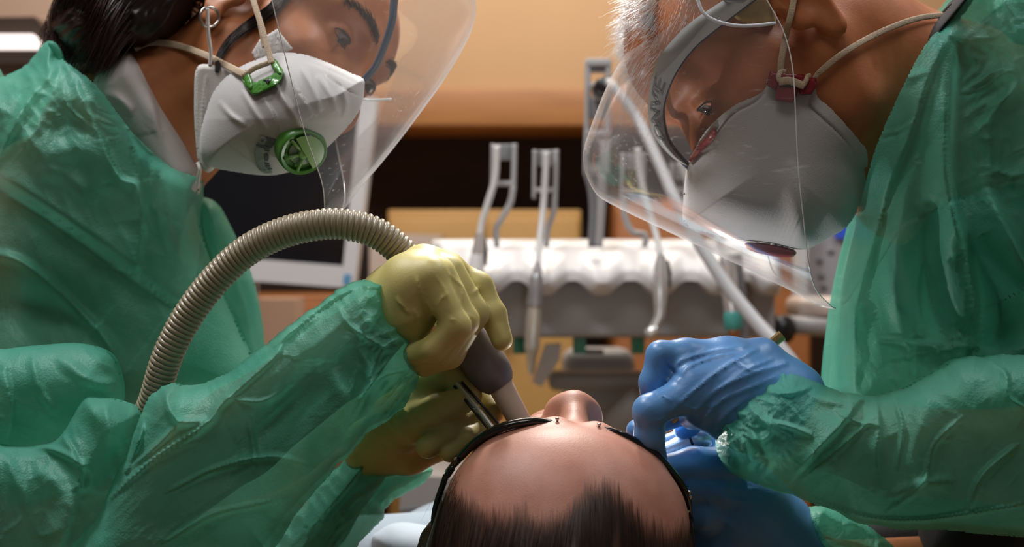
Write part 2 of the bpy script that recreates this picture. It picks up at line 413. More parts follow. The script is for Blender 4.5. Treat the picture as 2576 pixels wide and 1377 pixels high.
def hair_cap_mat(name, col, col2):
    """hair whose density thins out towards the hairline (vertex attribute 'hair_cover')"""
    m = bpy.data.materials.new(name); m.use_nodes = True; nt = m.node_tree; N = nt.nodes; L = nt.links; b = N['Principled BSDF']; out = N['Material Output']
    b.inputs['Roughness'].default_value = 0.42
    tc = N.new('ShaderNodeTexCoord'); mp = N.new('ShaderNodeMapping'); mp.inputs['Scale'].default_value = (1500, 40, 40); L.new(tc.outputs['Object'], mp.inputs[0])
    n = N.new('ShaderNodeTexNoise'); n.inputs['Scale'].default_value = 1; n.inputs['Detail'].default_value = 2; L.new(mp.outputs[0], n.inputs['Vector'])
    r = N.new('ShaderNodeValToRGB'); r.color_ramp.elements[0].position = 0.3; r.color_ramp.elements[1].position = 0.7; r.color_ramp.elements[0].color = (*col2, 1); r.color_ramp.elements[1].color = (*col, 1)
    L.new(n.outputs['Fac'], r.inputs[0]); L.new(r.outputs[0], b.inputs['Base Color'])
    bp = N.new('ShaderNodeBump'); bp.inputs['Strength'].default_value = 0.5; bp.inputs['Distance'].default_value = 0.0006; L.new(n.outputs['Fac'], bp.inputs['Height']); L.new(bp.outputs[0], b.inputs['Normal'])
    at = N.new('ShaderNodeAttribute'); at.attribute_name = 'hair_cover'
    ad = N.new('ShaderNodeMath'); ad.operation = 'ADD'; L.new(at.outputs['Fac'], ad.inputs[0]); L.new(n.outputs['Fac'], ad.inputs[1])
    mr = N.new('ShaderNodeMapRange'); mr.inputs['From Min'].default_value = 0.62; mr.inputs['From Max'].default_value = 1.0; L.new(ad.outputs[0], mr.inputs['Value'])
    tp = N.new('ShaderNodeBsdfTransparent'); mx = N.new('ShaderNodeMixShader'); L.new(mr.outputs[0], mx.inputs[0]); L.new(tp.outputs[0], mx.inputs[1]); L.new(b.outputs[0], mx.inputs[2])
    L.new(mx.outputs[0], out.inputs['Surface'])
    return m
# ------------------------------------------------------------------ materials
M_TAN = mat('tan_laminate', (0.56, 0.35, 0.185), 0.55, noise=0.08, nscale=3)
M_BAND = mat('orange_wood', (0.37, 0.16, 0.05), 0.45, noise=0.25, nscale=6, aniso=(1, 1, 14))
M_DARKWOOD = mat('dark_wood', (0.075, 0.032, 0.012), 0.5, noise=0.4, nscale=7, aniso=(1, 1, 10))
M_OCHRE = mat('ochre_laminate', (0.44, 0.25, 0.075), 0.5, noise=0.12, nscale=4)
M_RUST = mat('rust_wood', (0.36, 0.13, 0.035), 0.5, noise=0.25, nscale=5, aniso=(1, 1, 8))
M_BEIGE = mat('beige_paint', (0.62, 0.42, 0.31), 0.7, noise=0.06, nscale=3)
M_FLOOR = mat('ochre_floor', (0.33, 0.20, 0.075), 0.45, noise=0.15, nscale=5)
M_CEIL = mat('white_ceiling', (0.75, 0.72, 0.68), 0.8, noise=0.04)
M_WHITE = mat('white_plastic', (0.80, 0.77, 0.76), 0.35, noise=0.03, nscale=20)
M_GREYPL = mat('grey_plastic', (0.42, 0.41, 0.41), 0.4, noise=0.05, nscale=20)
M_MIDGREY = mat('mid_grey_plastic', (0.20, 0.20, 0.21), 0.4, noise=0.05, nscale=20)
M_BLACK = mat('black_plastic', (0.012, 0.012, 0.014), 0.35, noise=0.1)
M_SCREEN = mat('dark_screen', (0.008, 0.008, 0.011), 0.22, noise=0.2, nscale=4)
M_STEEL = mat('brushed_steel', (0.80, 0.79, 0.78), 0.25, metal=0.6, noise=0.08, nscale=60)
M_CREAMST = mat('satin_nickel', (0.62, 0.58, 0.50), 0.35, metal=0.6, noise=0.06, nscale=60)
M_GREEN = mat('green_tab', (0.01, 0.16, 0.07), 0.4, noise=0.1)
M_BLUE = mat('blue_plastic', (0.05, 0.13, 0.80), 0.4, noise=0.05)
M_STICK = mat('blue_sticker', (0.12, 0.36, 0.62), 0.5, noise=0.05)
M_TEAL = mat('teal_ring', (0.07, 0.34, 0.30), 0.4, noise=0.1)
M_GLOWP = mat('lamp_panel', (0.9, 0.85, 0.82), 0.4, emit=(1.0, 0.86, 0.82), emit_s=1.3, noise=0.02)
M_COPPER = mat('copper', (0.70, 0.36, 0.20), 0.25, metal=1.0, noise=0.05)

def quad_prism(px, Y, depth, name, m, parent=None, back=1.0, **k):
    """a flat panel cut to the outline px at distance Y, with its own thickness"""
    a = np.array([P(x, y, Y) for x, y in px]); c = a.mean(0)
    b = a.copy(); b[:, 1] += depth; b[:, [0, 2]] = c[[0, 2]]+(b[:, [0, 2]]-c[[0, 2]])*back
    n = len(px); v = np.vstack([a, b])
    f = [list(range(n))[::-1], list(range(n, 2*n))]+[[i, (i+1) % n, n+(i+1) % n, n+i] for i in range(n)]
    return make(name, v, f, m, parent, smooth=False, **k)

# ------------------------------------------------------------------ the room
X0, X1, Z0, Z1, YB = -2.4, 2.4, 0.0, 2.75, 3.55
MB().box((X0, -0.6, -0.1), (X1, YB, 0.0)).build('floor', M_FLOOR, smooth=False, kind='structure')
MB().box((X0, 0.2, Z1), (X1, YB, Z1+0.1)).build('ceiling', M_CEIL, smooth=False, kind='structure')
MB().box((X0-0.1, YB, Z0), (X1+0.1, YB+0.1, Z1)).build('wall_back', M_DARKWOOD, smooth=False, kind='structure')
MB().box((X0-0.1, -0.6, Z0), (X0, YB, Z1)).build('wall_left', M_BEIGE, smooth=False, kind='structure')
MB().box((X1, -0.6, Z0), (X1+0.1, YB, Z1)).build('wall_right', M_BEIGE, smooth=False, kind='structure')

# wall units behind: a tan upper cabinet with an orange valance, base cabinets below
t = thing('wall_cabinet', 'tan wall cabinet with an orange wooden valance along its lower edge', 'cabinet', P(1288, 320, 3.1))
zl, zb = P(0, 322, 3.1)[2], P(0, 232, 3.1)[2]
MB().box((-1.15, 3.1, zb), (X1-0.01, YB-0.001, Z1-0.001), 0.004).build('body', M_TAN, t)
MB().box((-1.15, 3.07, zl), (X1-0.01, 3.33, zb+0.004), 0.006).build('valance', M_BAND, t)
def base_cab(x0, x1, ytop, Y, m, label):
    a, b = P(x0, ytop, Y), P(x1, ytop, Y)
    t = thing('base_cabinet', label, 'cabinet', (a[0], Y, 0.0))
    MB().box((a[0], Y, 0.10), (b[0], YB-0.002, a[2]), 0.005).build('body', m, t)
    MB().box((a[0]+0.02, Y+0.04, 0.0), (b[0]-0.02, YB-0.03, 0.10)).build('plinth', M_DARKWOOD, t, smooth=False)
    w = b[0]-a[0]
    for k in range(2):
        d = MB().box((a[0]+w*k/2+0.006, Y-0.018, 0.14), (a[0]+w*(k+1)/2-0.006, Y, a[2]-0.02), 0.004).build('door', m, t)
        hx = a[0]+w/2+(-0.05 if k == 0 else 0.05)
        MB().tube(np.array([[hx, Y-0.02, a[2]-0.30], [hx, Y-0.045, a[2]-0.28], [hx, Y-0.045, a[2]-0.14], [hx, Y-0.02, a[2]-0.12]]), 0.005, 8).build('handle', M_STEEL, d)
    return t
base_cab(975, 1462, 528, 3.05, M_OCHRE, 'ochre base cabinet behind the white instrument unit')
base_cab(1545, 2040, 505, 3.1, M_RUST, 'rust-brown base cabinet behind the right-hand instruments')
base_cab(560, 905, 742, 2.95, M_RUST, 'low brown base cabinet under the monitor')
quad_prism([(632, 752), (742, 752), (742, 2398), (632, 2398)], 2.55, 0.12, 'supply_tower', M_BEIGE, label='narrow beige supply tower below the monitor', cat='cabinet')
quad_prism([(930, 585), (1110, 592), (1110, 735), (930, 735)], 2.75, 0.25, 'worktop_block', mat('pale_worktop', (0.52, 0.42, 0.36), 0.4, noise=0.05),
           label='pale blurred worktop end between the monitor and the instrument unit', cat='worktop')

# lamp at top left
t = thing('wall_lamp', 'dark lamp housing with a glowing white panel at the upper left corner', 'lamp', P(40, 90, 2.3))
quad_prism([(-90, 44), (88, 42), (128, 92), (132, 130), (110, 160), (-90, 160)], 2.3, 0.16, 'housing', mat('brown_housing', (0.055, 0.034, 0.022), 0.5, noise=0.1), t)
quad_prism([(-80, 86), (80, 86), (98, 104), (92, 122), (-80, 122)], 2.285, 0.014, 'panel', M_GLOWP, t)
quad_prism([(-400, -320), (230, -320), (230, 340), (-400, 340)], 2.6, 0.06, 'cupboard_door', M_BEIGE, label='pinkish beige cupboard door behind the dark ponytail', cat='cupboard')

# monitor
t = thing('monitor', 'computer monitor with a white bezel and dark screen behind the mask', 'monitor', P(650, 725, 2.2))
YM = 2.2
fr_o = [(392, 205), (948, 246), (890, 726), (372, 688)]; fr_i = [(415, 246), (902, 282), (863, 669), (400, 634)]
a = np.array([P(x, y, YM) for x, y in fr_o]); b = np.array([P(x, y, YM) for x, y in fr_i])
a2 = a+[0, .05, 0]; b2 = b+[0, .012, 0]
v = np.vstack([a, b, a2, b2]); f = []
for i in range(4):
    j = (i+1) % 4
    f += [[i, j, 4+j, 4+i], [i, 8+i, 8+j, j], [4+i, 4+j, 12+j, 12+i]]
f += [[8, 11, 10, 9]]
make('bezel', v, f, M_WHITE, t, smooth=False)
make('screen', b2, [[0, 1, 2, 3]], M_SCREEN, t, smooth=False)
quad_prism([(866, 690), (884, 692), (880, 718), (863, 716)], YM-0.002, 0.002, 'sticker', M_STICK, t)
a = P(600, 700, 2.25)
MB().box((a[0]-.03, 2.235, 0.03), (a[0]+.03, 2.265, a[2]), 0.004).build('stand', M_GREYPL, t)
MB().box((a[0]-.2, 2.1, 0.0), (a[0]+.2, 2.4, 0.03), 0.008).build('foot', M_GREYPL, t)

# ------------------------------------------------------------------ dental delivery unit
YU = 1.9
unit = thing('instrument_unit', 'white dental instrument unit with a scalloped front edge', 'dental unit', P(1520, 850, YU))
xs = np.linspace(1082, 1962, 111); lobes = [1232, 1368, 1507, 1654, 1800, 1925]
def lobe(x): return np.max([np.clip(1-np.abs((x-c)/62.0), 0, 1) for c in lobes], axis=0)
L0 = np.clip(lobe(xs)*1.25, 0, 1); L0 = L0*L0*(3-2*L0)
rows = []
tt = np.linspace(0, 1, 15)
for t_ in tt:
    yb = 706+36*L0; ytop = 601+0*xs
    y = ytop+(yb-ytop)*t_
    Y = YU-0.012-0.035*np.clip(t_*1.3, 0, 1)-0.028*L0*np.sin(math.pi*np.clip((t_-0.25)/0.85, 0, 1))
    Y = Y+0.03*(1-np.clip(t_*9, 0, 1))**2
    endr = np.minimum(xs-xs[0], xs[-1]-xs)/40.0; Y = Y+0.05*(1-np.clip(endr, 0, 1))**2
    rows.append(np.c_[(xs-CX)/F*YU, Y, CZ-(y-CY)/F*YU])
g = np.array(rows); nr, nc = g.shape[:2]
v = g.reshape(-1, 3); f = [[r*nc+c, (r+1)*nc+c, (r+1)*nc+c+1, r*nc+c+1] for r in range(nr-1) for c in range(nc-1)]
bk = g[0].copy(); bk[:, 1] = YU+0.22; lw = g[-1].copy(); lw[:, 1] = YU+0.22; n0 = len(v); v = np.vstack([v, bk, lw])
f += [[c, c+1, n0+c+1, n0+c] for c in range(nc-1)]+[[(nr-1)*nc+c+1, (nr-1)*nc+c, n0+nc+c, n0+nc+c+1] for c in range(nc-1)]
f += [[n0+c, n0+c+1, n0+nc+c+1, n0+nc+c] for c in range(nc-1)]
make('scalloped_shell', v, f, M_WHITE, unit, sharp=40)
a, b = P(1180, 702, YU), P(1950, 850, YU)
MB().box((a[0], YU-0.005, b[2]), (b[0], YU+0.2, a[2]), 0.008).build('lower_panel', M_GREYPL, unit)
for x in (1305, 1458, 1606):
    quad_prism([(x-15, 846), (x+16, 846), (x+16, 891), (x-15, 891)], YU+0.005, 0.03, 'latch_tab', M_GREEN, unit, label='green latch tab under the panel')
MB().tube(PX([(1470, 885, YU+.02), (1518, 886, YU+.02)]), 0.0035, 8).build('pin', M_MIDGREY, unit)
# support under the unit
t = thing('unit_support', 'grey blurred support arm and column under the instrument unit', 'support arm', P(1500, 1100, 2.1))
MB().box((P(1418, 0, 2.1)[0], 2.1, P(0, 1500, 2.1)[2]), (P(1600, 0, 2.1)[0], 2.2, P(0, 880, 2.1)[2]), 0.02).build('column', M_GREYPL, t)
MB().box((P(1380, 0, 2.05)[0], 2.03, P(0, 982, 2.05)[2]), (P(1625, 0, 2.05)[0], 2.1, P(0, 935, 2.05)[2]), 0.01).build('arm', M_GREYPL, t)
quad_prism([(1372, 868), (1412, 866), (1408, 905), (1362, 975), (1340, 962)], 2.0, 0.03, 'strut', M_WHITE, t)
MB().tube(PX([(1615, 1000, 2.0), (1560, 1060, 2.02), (1520, 1110, 2.04)]), [0.02, 0.024, 0.02], 14).build('elbow', M_GREYPL, t)

HG = 'instrument holders on the dental unit'
def bar(pts, r, m, name, parent, n=8): return MB().tube(smooth_path(PX(pts), 6*len(pts)), r, n).build(name, m, parent)
YH = 1.86
def holder(label, xl, xr, yt, yb, ytie, low, cord, stem_y=622):
    t = thing('instrument_holder', label, 'holder', P((xl+xr)/2, stem_y, YH), HG)
    bar([(xl, yt, YH), (xl-1, (yt+yb)/2, YH), (xl-2, yb, YH)], 0.0026, M_GREYPL, 'fork_bar', t)
    bar([(xr, yt, YH), (xr-1, (yt+yb)/2, YH), (xr-3, yb, YH)], 0.0036, M_GREYPL, 'fork_bar', t)
    MB().box(P(xl, ytie+6, YH-0.003), P(xr, ytie-5, YH+0.004), 0.0015).build('cross_tie', M_GREYPL, t)
    MB().box(P(xl+8, yt+40, YH+0.004), P(xr-8, yt+2, YH+0.012), 0.002).build('roller', M_MIDGREY, t)
    bar(low, 0.0042, M_GREYPL, 'stem', t, 10)
    bar(cord, 0.0044, mat('pale_cord', (0.66, 0.64, 0.62), 0.35, noise=0.04), 'cord', t, 10)
    return t
holder('forked grey holder with a cord bending left, leftmost in the row', 1240, 1294, 362, 475, 461,
       [(1291, 470, YH), (1284, 510, YH), (1262, 550, YH), (1248, 578, YH), (1250, 622, YH)],
       [(1250, 366, YH-.012), (1246, 445, YH-.012), (1226, 515, YH-.014), (1212, 560, YH-.016), (1207, 592, YH-.02)])
holder('forked grey holder with a straight hanging cord, second in the row', 1345, 1399, 377, 500, 478,
       [(1395, 495, YH), (1392, 535, YH), (1378, 575, YH), (1374, 622, YH)],
       [(1374, 382, YH-.012), (1372, 440, YH-.012), (1367, 520, YH-.014), (1358, 600, YH-.03), (1352, 672, YH-.05)])
holder('forked grey holder seen through the clear visor beside the gloved dentist', 1566, 1618, 385, 500, 480,
       [(1568, 495, YH), (1572, 545, YH), (1590, 582, YH), (1622, 592, YH), (1622, 622, YH)],
       [(1604, 372, YH-.012), (1611, 440, YH-.012), (1628, 515, YH-.014), (1650, 590, YH-.03), (1662, 645, YH-.05)])
holder('forked grey holder half hidden behind the white respirator', 1690, 1730, 410, 500, 478,
       [(1728, 495, YH), (1740, 560, YH), (1760, 622, YH)],
       [(1712, 405, YH-.012), (1740, 480, YH-.012), (1790, 560, YH-.014), (1815, 620, YH-.03), (1823, 650, YH-.05)])
# tall frame
t = thing('instrument_holder', 'tall grey frame holder rising above the row of instruments', 'holder', P(1500, 622, YH), HG)
for x in (1479, 1531): bar([(x, 152, YH), (x-2, 300, YH), (x-5, 440, YH)], 0.004, M_GREYPL, 'fork_bar', t)
MB().box(P(1474, 166, YH-.005), P(1537, 150, YH+.006), 0.002).build('top_bar', M_GREYPL, t)
MB().box(P(1484, 182, YH), P(1526, 167, YH+.012), 0.002).build('roller', M_MIDGREY, t)
MB().box(P(1478, 440, YH-.004), P(1530, 330, YH+.016), 0.004).build('guide_block', M_GREYPL, t)
MB().box(P(1482, 405, YH-.008), P(1506, 355, YH-.003), 0.001).build('window', M_BLACK, t)
MB().box(P(1476, 342, YH-.008), P(1530, 330, YH), 0.001).build('cross_tie', M_GREYPL, t)
v, f = lathe(P(1490, 232, YH-.008), P(1520, 226, YH-.008), [(0, .004), (0, .012), (.3, .013), (1, .013), (1, .004)], 20); MB().add(v, f).build('wheel', M_GREYPL, t)
MB().box(P(1482, 300, YH-.002), P(1526, 245, YH+.010), 0.004).build('carriage', M_MIDGREY, t)
bar([(1480, 440, YH), (1490, 480, YH), (1494, 540, YH), (1490, 622, YH)], 0.0062, M_MIDGREY, 'stem', t, 10)
bar([(1514, 440, YH), (1512, 500, YH), (1508, 560, YH), (1504, 622, YH)], 0.0068, M_GREYPL, 'stem', t, 10)

# long grey suction tube hanging from the tall frame
t = thing('suction_tube', 'long light grey tube slanting down behind the visor and blue glove', 'tube', P(2000, 930, 1.62))
pth = smooth_path(PX([(1516, 212, 1.84), (1532, 208, 1.82), (1552, 228, 1.80), (1605, 300, 1.78), (1660, 415, 1.74), (1700, 505, 1.71), (1760, 615, 1.69), (1830, 720, 1.67), (1900, 808, 1.65), (1965, 880, 1.63), (2030, 965, 1.62), (2110, 1100, 1.63), (2160, 1300, 1.66), (2150, 1600, 1.72)]), 90)
MB().tube(pth, np.interp(np.linspace(0, 1, 90), [0, .65, 1], [0.0055, 0.0085, 0.0085]), 16).build('hose', mat('grey_hose', (0.50, 0.50, 0.51), 0.35, noise=0.04), t)
v, f = lathe(P(1508, 226, 1.845), P(1528, 208, 1.82), [(0, .004), (.0, .011), (.5, .012), (1, .009), (1, .003)], 16); MB().add(v, f).build('end_cap', M_BLACK, t)

IG = 'instruments hanging on the dental unit'
def instrument(label, name, Y, parts):
    t = thing(name, label, 'dental instrument', P(*parts[-1][2][:2], Y), IG)
    for pn, m, b_, a_, prof in parts:
        v, f = lathe(P(*a_[:2], Y if len(a_) < 3 else a_[2]), P(*b_[:2], Y if len(b_) < 3 else b_[2]), [(q, m_px(w, Y)) for q, w in prof], 24)
        MB().add(v, f).build(pn, m, t, sharp=45)
    return t
YI = 1.80
instrument('silver handpiece with a black back, left of the row by the yellow glove', 'dental_handpiece', YI, [
    ('neck', M_STEEL, (1200, 640), (1208, 588), [(0, 5), (0, 11), (.6, 14), (1, 16), (1, 0)]),
    ('grip', M_WHITE, (1188, 790), (1200, 640), [(0, 0), (0, 16), (.25, 22), (.7, 25), (1, 22), (1, 0)]),
    ('back_shell', M_BLACK, (1206, 668, YI+.012), (1214, 598, YI+.012), [(0, 0), (0, 10), (.5, 18), (1, 20), (1, 0)])])
instrument('straight satin handpiece with a pointed tip hanging above the nose', 'dental_handpiece', YI, [
    ('neck', M_GREYPL, (1351, 690), (1353, 660), [(0, 7), (.3, 9), (.6, 12), (1, 13), (1, 0)]),
    ('collar', mat('grey_metal', (0.40, 0.40, 0.42), 0.35, metal=0.7, noise=0.05), (1345, 770), (1351, 688), [(0, 0), (0, 12), (.15, 18), (.6, 18), (.85, 21), (1, 21), (1, 0)]),
    ('body', M_CREAMST, (1338, 880), (1345, 768), [(0, 0), (0, 17), (.3, 19), (.95, 19.5), (1, 18), (1, 0)]),
    ('nose_cone', M_CREAMST, (1336, 945), (1338, 879), [(0, 0), (0, 18), (.2, 15), (.25, 13), (.85, 8), (.9, 5), (1, 4.5), (1, 0)])])
h4 = instrument('bright contra-angle handpiece with a bent head beside the blue glove', 'dental_handpiece', YI, [
    ('sleeve', M_STEEL, (1660, 690), (1663, 642), [(0, 0), (0, 11), (.5, 16), (1, 19), (1, 0)]),
    ('body', M_STEEL, (1661, 775), (1660, 690), [(0, 0), (0, 19), (.1, 20), (.6, 19), (1, 15), (1, 0)]),
    ('back_shell', M_BLACK, (1670, 720, YI+.012), (1672, 655, YI+.012), [(0, 0), (0, 12), (.5, 19), (1, 18), (1, 0)]),
    ('head', M_STEEL, (1628, 845), (1652, 826), [(0, 0), (0, 12), (.2, 15), (.8, 15), (1, 11), (1, 0)])])
MB().tube(smooth_path(PX([(1661, 770, YI), (1659, 795, YI), (1650, 815, YI), (1638, 834, YI)]), 14), np.linspace(m_px(15, YI), m_px(10, YI), 14), 16).build('angled_neck', M_STEEL, h4)
instrument('silver handpiece with a teal ring, right of the row below the visor', 'dental_handpiece', YI, [
    ('body', M_STEEL, (1843, 785), (1824, 640), [(0, 0), (0, 12), (.15, 21), (.7, 22), (1, 20), (1, 0)]),
    ('ring', M_TEAL, (1846, 830), (1843, 784), [(0, 0), (0, 21), (.15, 24), (.85, 24), (1, 20), (1, 0)]),
    ('tip', M_COPPER, (1849, 868), (1846, 828), [(0, 0), (0, 15), (.3, 15), (.5, 11), (1, 8), (1, 0)]),
    ('back_shell', M_MIDGREY, (1868, 860, YI+.03), (1850, 640, YI+.03), [(0, 0), (0, 16), (.5, 20), (1, 18), (1, 0)])])

# right background
t = thing('wall_dispenser', 'grey dispenser box with small dark holes and a blue top', 'dispenser', P(2080, 760, 2.2))
quad_prism([(2030, 590), (2190, 575), (2190, 770), (2030, 770)], 2.2, 0.12, 'body', mat('lilac_grey', (0.42, 0.40, 0.42), 0.5, noise=0.04), t)
quad_prism([(2082, 500), (2190, 480), (2190, 605), (2105, 600)], 2.19, 0.12, 'cap', M_BLUE, t)
for hx, hy in ((2090, 632), (2062, 656), (2066, 694), (2072, 722), (2120, 660)):
    v, f = lathe(P(hx, hy, 2.197), P(hx, hy, 2.2), [(0, 0), (0, .005), (1, .005)], 10, cap=False); MB().add(v, f).build('hole', M_MIDGREY, t)
quad_prism([(2004, 540), (2034, 540), (2030, 755), (2008, 755)], 2.17, 0.03, 'side_post', M_WHITE, t)
t = thing('cup_filler', 'white cup filler block on a grey arm, right of the instrument unit', 'dental fitting', P(2050, 840, 2.0))
MB().box(P(2006, 805, 2.0), P(2100, 745, 2.1), 0.012).build('block', mat('warm_white', (0.70, 0.56, 0.48), 0.4, noise=0.05), t)
MB().tube(PX([(1968, 815, 2.0), (2110, 828, 2.0)]), 0.013, 16).build('arm', M_GREYPL, t)
v, f = lathe(P(1940, 828, 1.98), P(1985, 830, 2.0), [(0, 0), (0, .012), (.3, .02), (.8, .02), (1, .01), (1, 0)], 16); MB().add(v, f).build('knob', M_BLACK, t)
# things low at the left of the patient's head
t = thing('side_tray', 'blurred grey metal tray edge left of the reclining head', 'tray', P(1060, 1290, 1.7))
quad_prism([(1010, 1196), (1180, 1205), (1180, 1300), (1018, 1300), (1004, 1285)], 1.7, 0.16, 'body', mat('pale_metal', (0.52, 0.50, 0.48), 0.3, metal=0.3, noise=0.05), t)
quad_prism([(1006, 1282), (1180, 1262), (1180, 1300), (1014, 1302)], 1.695, 0.012, 'lip', M_MIDGREY, t)
a = P(1150, 1290, 1.78)
MB().tube(np.array([[a[0], 1.78, 0.02], [a[0], 1.78, a[2]]]), 0.02, 16).build('post', M_GREYPL, t)
MB().box((a[0]-.15, 1.70, 0.0), (a[0]+.15, 1.92, 0.03), 0.008).build('foot', M_GREYPL, t)
# ------------------------------------------------------------------ people: shared head builder
CM = 0.01
class Head:
    """local axes: x towards the camera side, y forward (face), z up (crown); origin between the ears"""
    def __init__(self, origin, lat, fwd, up, scale=1.0):
        self.o = np.array(origin, float); self.M = np.array([lat, fwd, up], float); self.chin = 0.0; self.s = scale*CM
    def w(self, x, y, z): return self.o+self.s*(np.array([x, y, z], float)@self.M)
    def ws(self, pts): return np.array([self.w(*p) for p in pts])
    def loc(self, p): return ((p-self.o)@self.M.T/self.s).astype(p.dtype)
    small = 0.0                                                              # how much smaller the skull is, cm
    wide = 0.0                                                               # extra breadth of the forehead, cm
    nose = 0.0                                                               # how far the nose tip is set back, cm
    tip = 1.15                                                               # breadth of the nose tip, cm
    def sdf(self, p, lips=True):
        q = self.loc(p); w = self.wide; nb = self.nose
        q = np.c_[np.abs(q[:, 0]), q[:, 1:]]                                 # a head is symmetric: work on one half
        d = ellip(q, (0, -0.6, 5.4-self.small*.6), (7.4+w, 9.4-self.small, 7.6-self.small))
        d = smin(d, ellip(q, (0, 4.0-self.small*.4, 5.2), (6.9+w, 5.2, 5.2-self.small*.6)), 2.0)        # forehead
        d = smin(d, ellip(q, (0, 4.2, -2.0+self.chin*.5), (6.1, 5.0, 6.6-self.chin*.5)), 2.5)         # face
        i = np.where(q[:, 2] < 3.5)[0]
        if len(i):
            r = q[i]; e = d[i]
            e = smin(e, rcone(r, (5.6, 0.6, -2.6), (4.6, 2.6, -6.2), 1.7, 1.6), 1.6)
            e = smin(e, rcone(r, (4.6, 2.6, -6.2), (1.6, 7.0, -8.2+self.chin), 1.6, 1.6), 1.6)      # jaw
            e = smin(e, rcone(r, (4.6, 6.4, -0.6), (5.6, 3.0, 0.6), 1.7, 1.4), 1.6)       # cheekbone
            e = smin(e, ellip(r, (0, 7.3, -8.3+self.chin), (2.3, 1.9, 1.7)), 1.5)                    # chin
            d[i] = e
        i = np.where(q[:, 1] > 4.0)[0]
        if len(i):
            r = q[i]; e = d[i]
            e = smin(e, rcone(r, (1.4, 8.8, 4.3), (4.6, 7.2, 4.6), 0.85, 0.8), 1.2)       # brow
            e = smax(e, -ellip(r, (3.2, 9.5, 2.6), (2.0, 1.5, 1.25)), 0.9)                 # eye socket
            e = smin(e, ellip(r, (3.2, 7.35, 2.5), (1.55, 1.35, 1.3)), 0.35)                # lids over the eyeball
            e = smax(e, -ellip(r, (3.3, 8.75, 2.30), (1.40, 0.85, 0.42)), 0.12)             # lid opening
            n = rcone(r, (0, 8.5, 3.2), (0, 10.9-nb, -0.6), 0.75, 1.0)
            n = smin(n, ellip(r, (0, 11.0-nb, -1.0), (self.tip, 1.1, 1.0)), 0.8)
            n = smin(n, ellip(r, (1.25, 10.0-nb*.6, -1.3), (0.75, 0.95, 0.75)), 0.9)
            e = smin(e, n, 0.8)
            e = smax(e, -ellip(r, (0.62, 10.6, -1.95), (0.36, 0.6, 0.45)), 0.25)
            if lips:
                e = smin(e, rcone(r, (0, 8.6, -4.3), (1.9, 8.6, -4.3), 0.6, 0.6), 0.9)
                e = smin(e, rcone(r, (0, 8.6, -5.3), (1.6, 8.6, -5.3), 0.65, 0.65), 0.7)
                e = smax(e, -rcone(r, (0, 9.6, -4.8), (2.0, 9.6, -4.8), 0.22, 0.22), 0.3)
            d[i] = e
        i = np.where((q[:, 0] > 5.0) & (np.abs(q[:, 2]) < 6) & (np.abs(q[:, 1]) < 6))[0]
        if len(i):                                                           # ear
            r = q[i]-np.array([0.6, 0, 0], q.dtype)
            e = ellip(r, (7.35, -0.8, 0.6), (0.55, 1.7, 2.6))
            hel = [((7.4, 0.5, -0.6), .28), ((7.75, 0.6, 1.9), .3), ((7.95, -0.7, 3.2), .33), ((8.1, -2.3, 2.2), .33), ((8.0, -2.3, 0.2), .3), ((7.7, -1.2, -1.8), .3)]
            e = smax(e, -ellip(r, (8.0, -0.6, 0.6), (0.55, 0.95, 1.5)), 0.4)
            e = smin(e, chain(r, [(np.array(a), rr) for a, rr in hel], 0.3), 0.5)
            e = smin(e, ellip(r, (7.4, -0.5, -2.3), (0.5, 0.85, 1.0)), 0.5)
            e = smin(e, ellip(r, (7.2, 0.75, 0.1), (0.5, 0.45, 0.75)), 0.4)
            d[i] = smin(d[i], e, 0.25)
        return d*self.s

def skin_mat(name, col, col2, rough=0.5, sss=0.18):
    return mat(name, col, rough, col2=col2, nscale=55, bump=0.25, bscale=900, sss=sss, spec=0.45, bdist=0.0006)
M_SKIN_P = skin_mat('skin_patient', (0.52, 0.245, 0.175), (0.43, 0.175, 0.115))
M_SKIN_R = skin_mat('skin_right', (0.57, 0.205, 0.08), (0.45, 0.14, 0.05))
M_SKIN_L = skin_mat('skin_left', (0.46, 0.165, 0.062), (0.38, 0.122, 0.042))
M_EYEW = mat('eye_white', (0.26, 0.20, 0.18), 0.12, noise=0.05)
M_IRIS = mat('iris', (0.03, 0.018, 0.012), 0.06, noise=0.3, nscale=900)
M_BROWN_HAIR = mat('brown_hair', (0.050, 0.022, 0.012), 0.38, col2=(0.018, 0.009, 0.006), nscale=30)
M_DARK_HAIR = mat('black_brown_hair', (0.030, 0.013, 0.010), 0.30, col2=(0.008, 0.005, 0.005), nscale=30)
M_WHITE_HAIR = mat('white_hair', (0.95, 0.94, 0.93), 0.40, col2=(0.82, 0.80, 0.79), nscale=40)

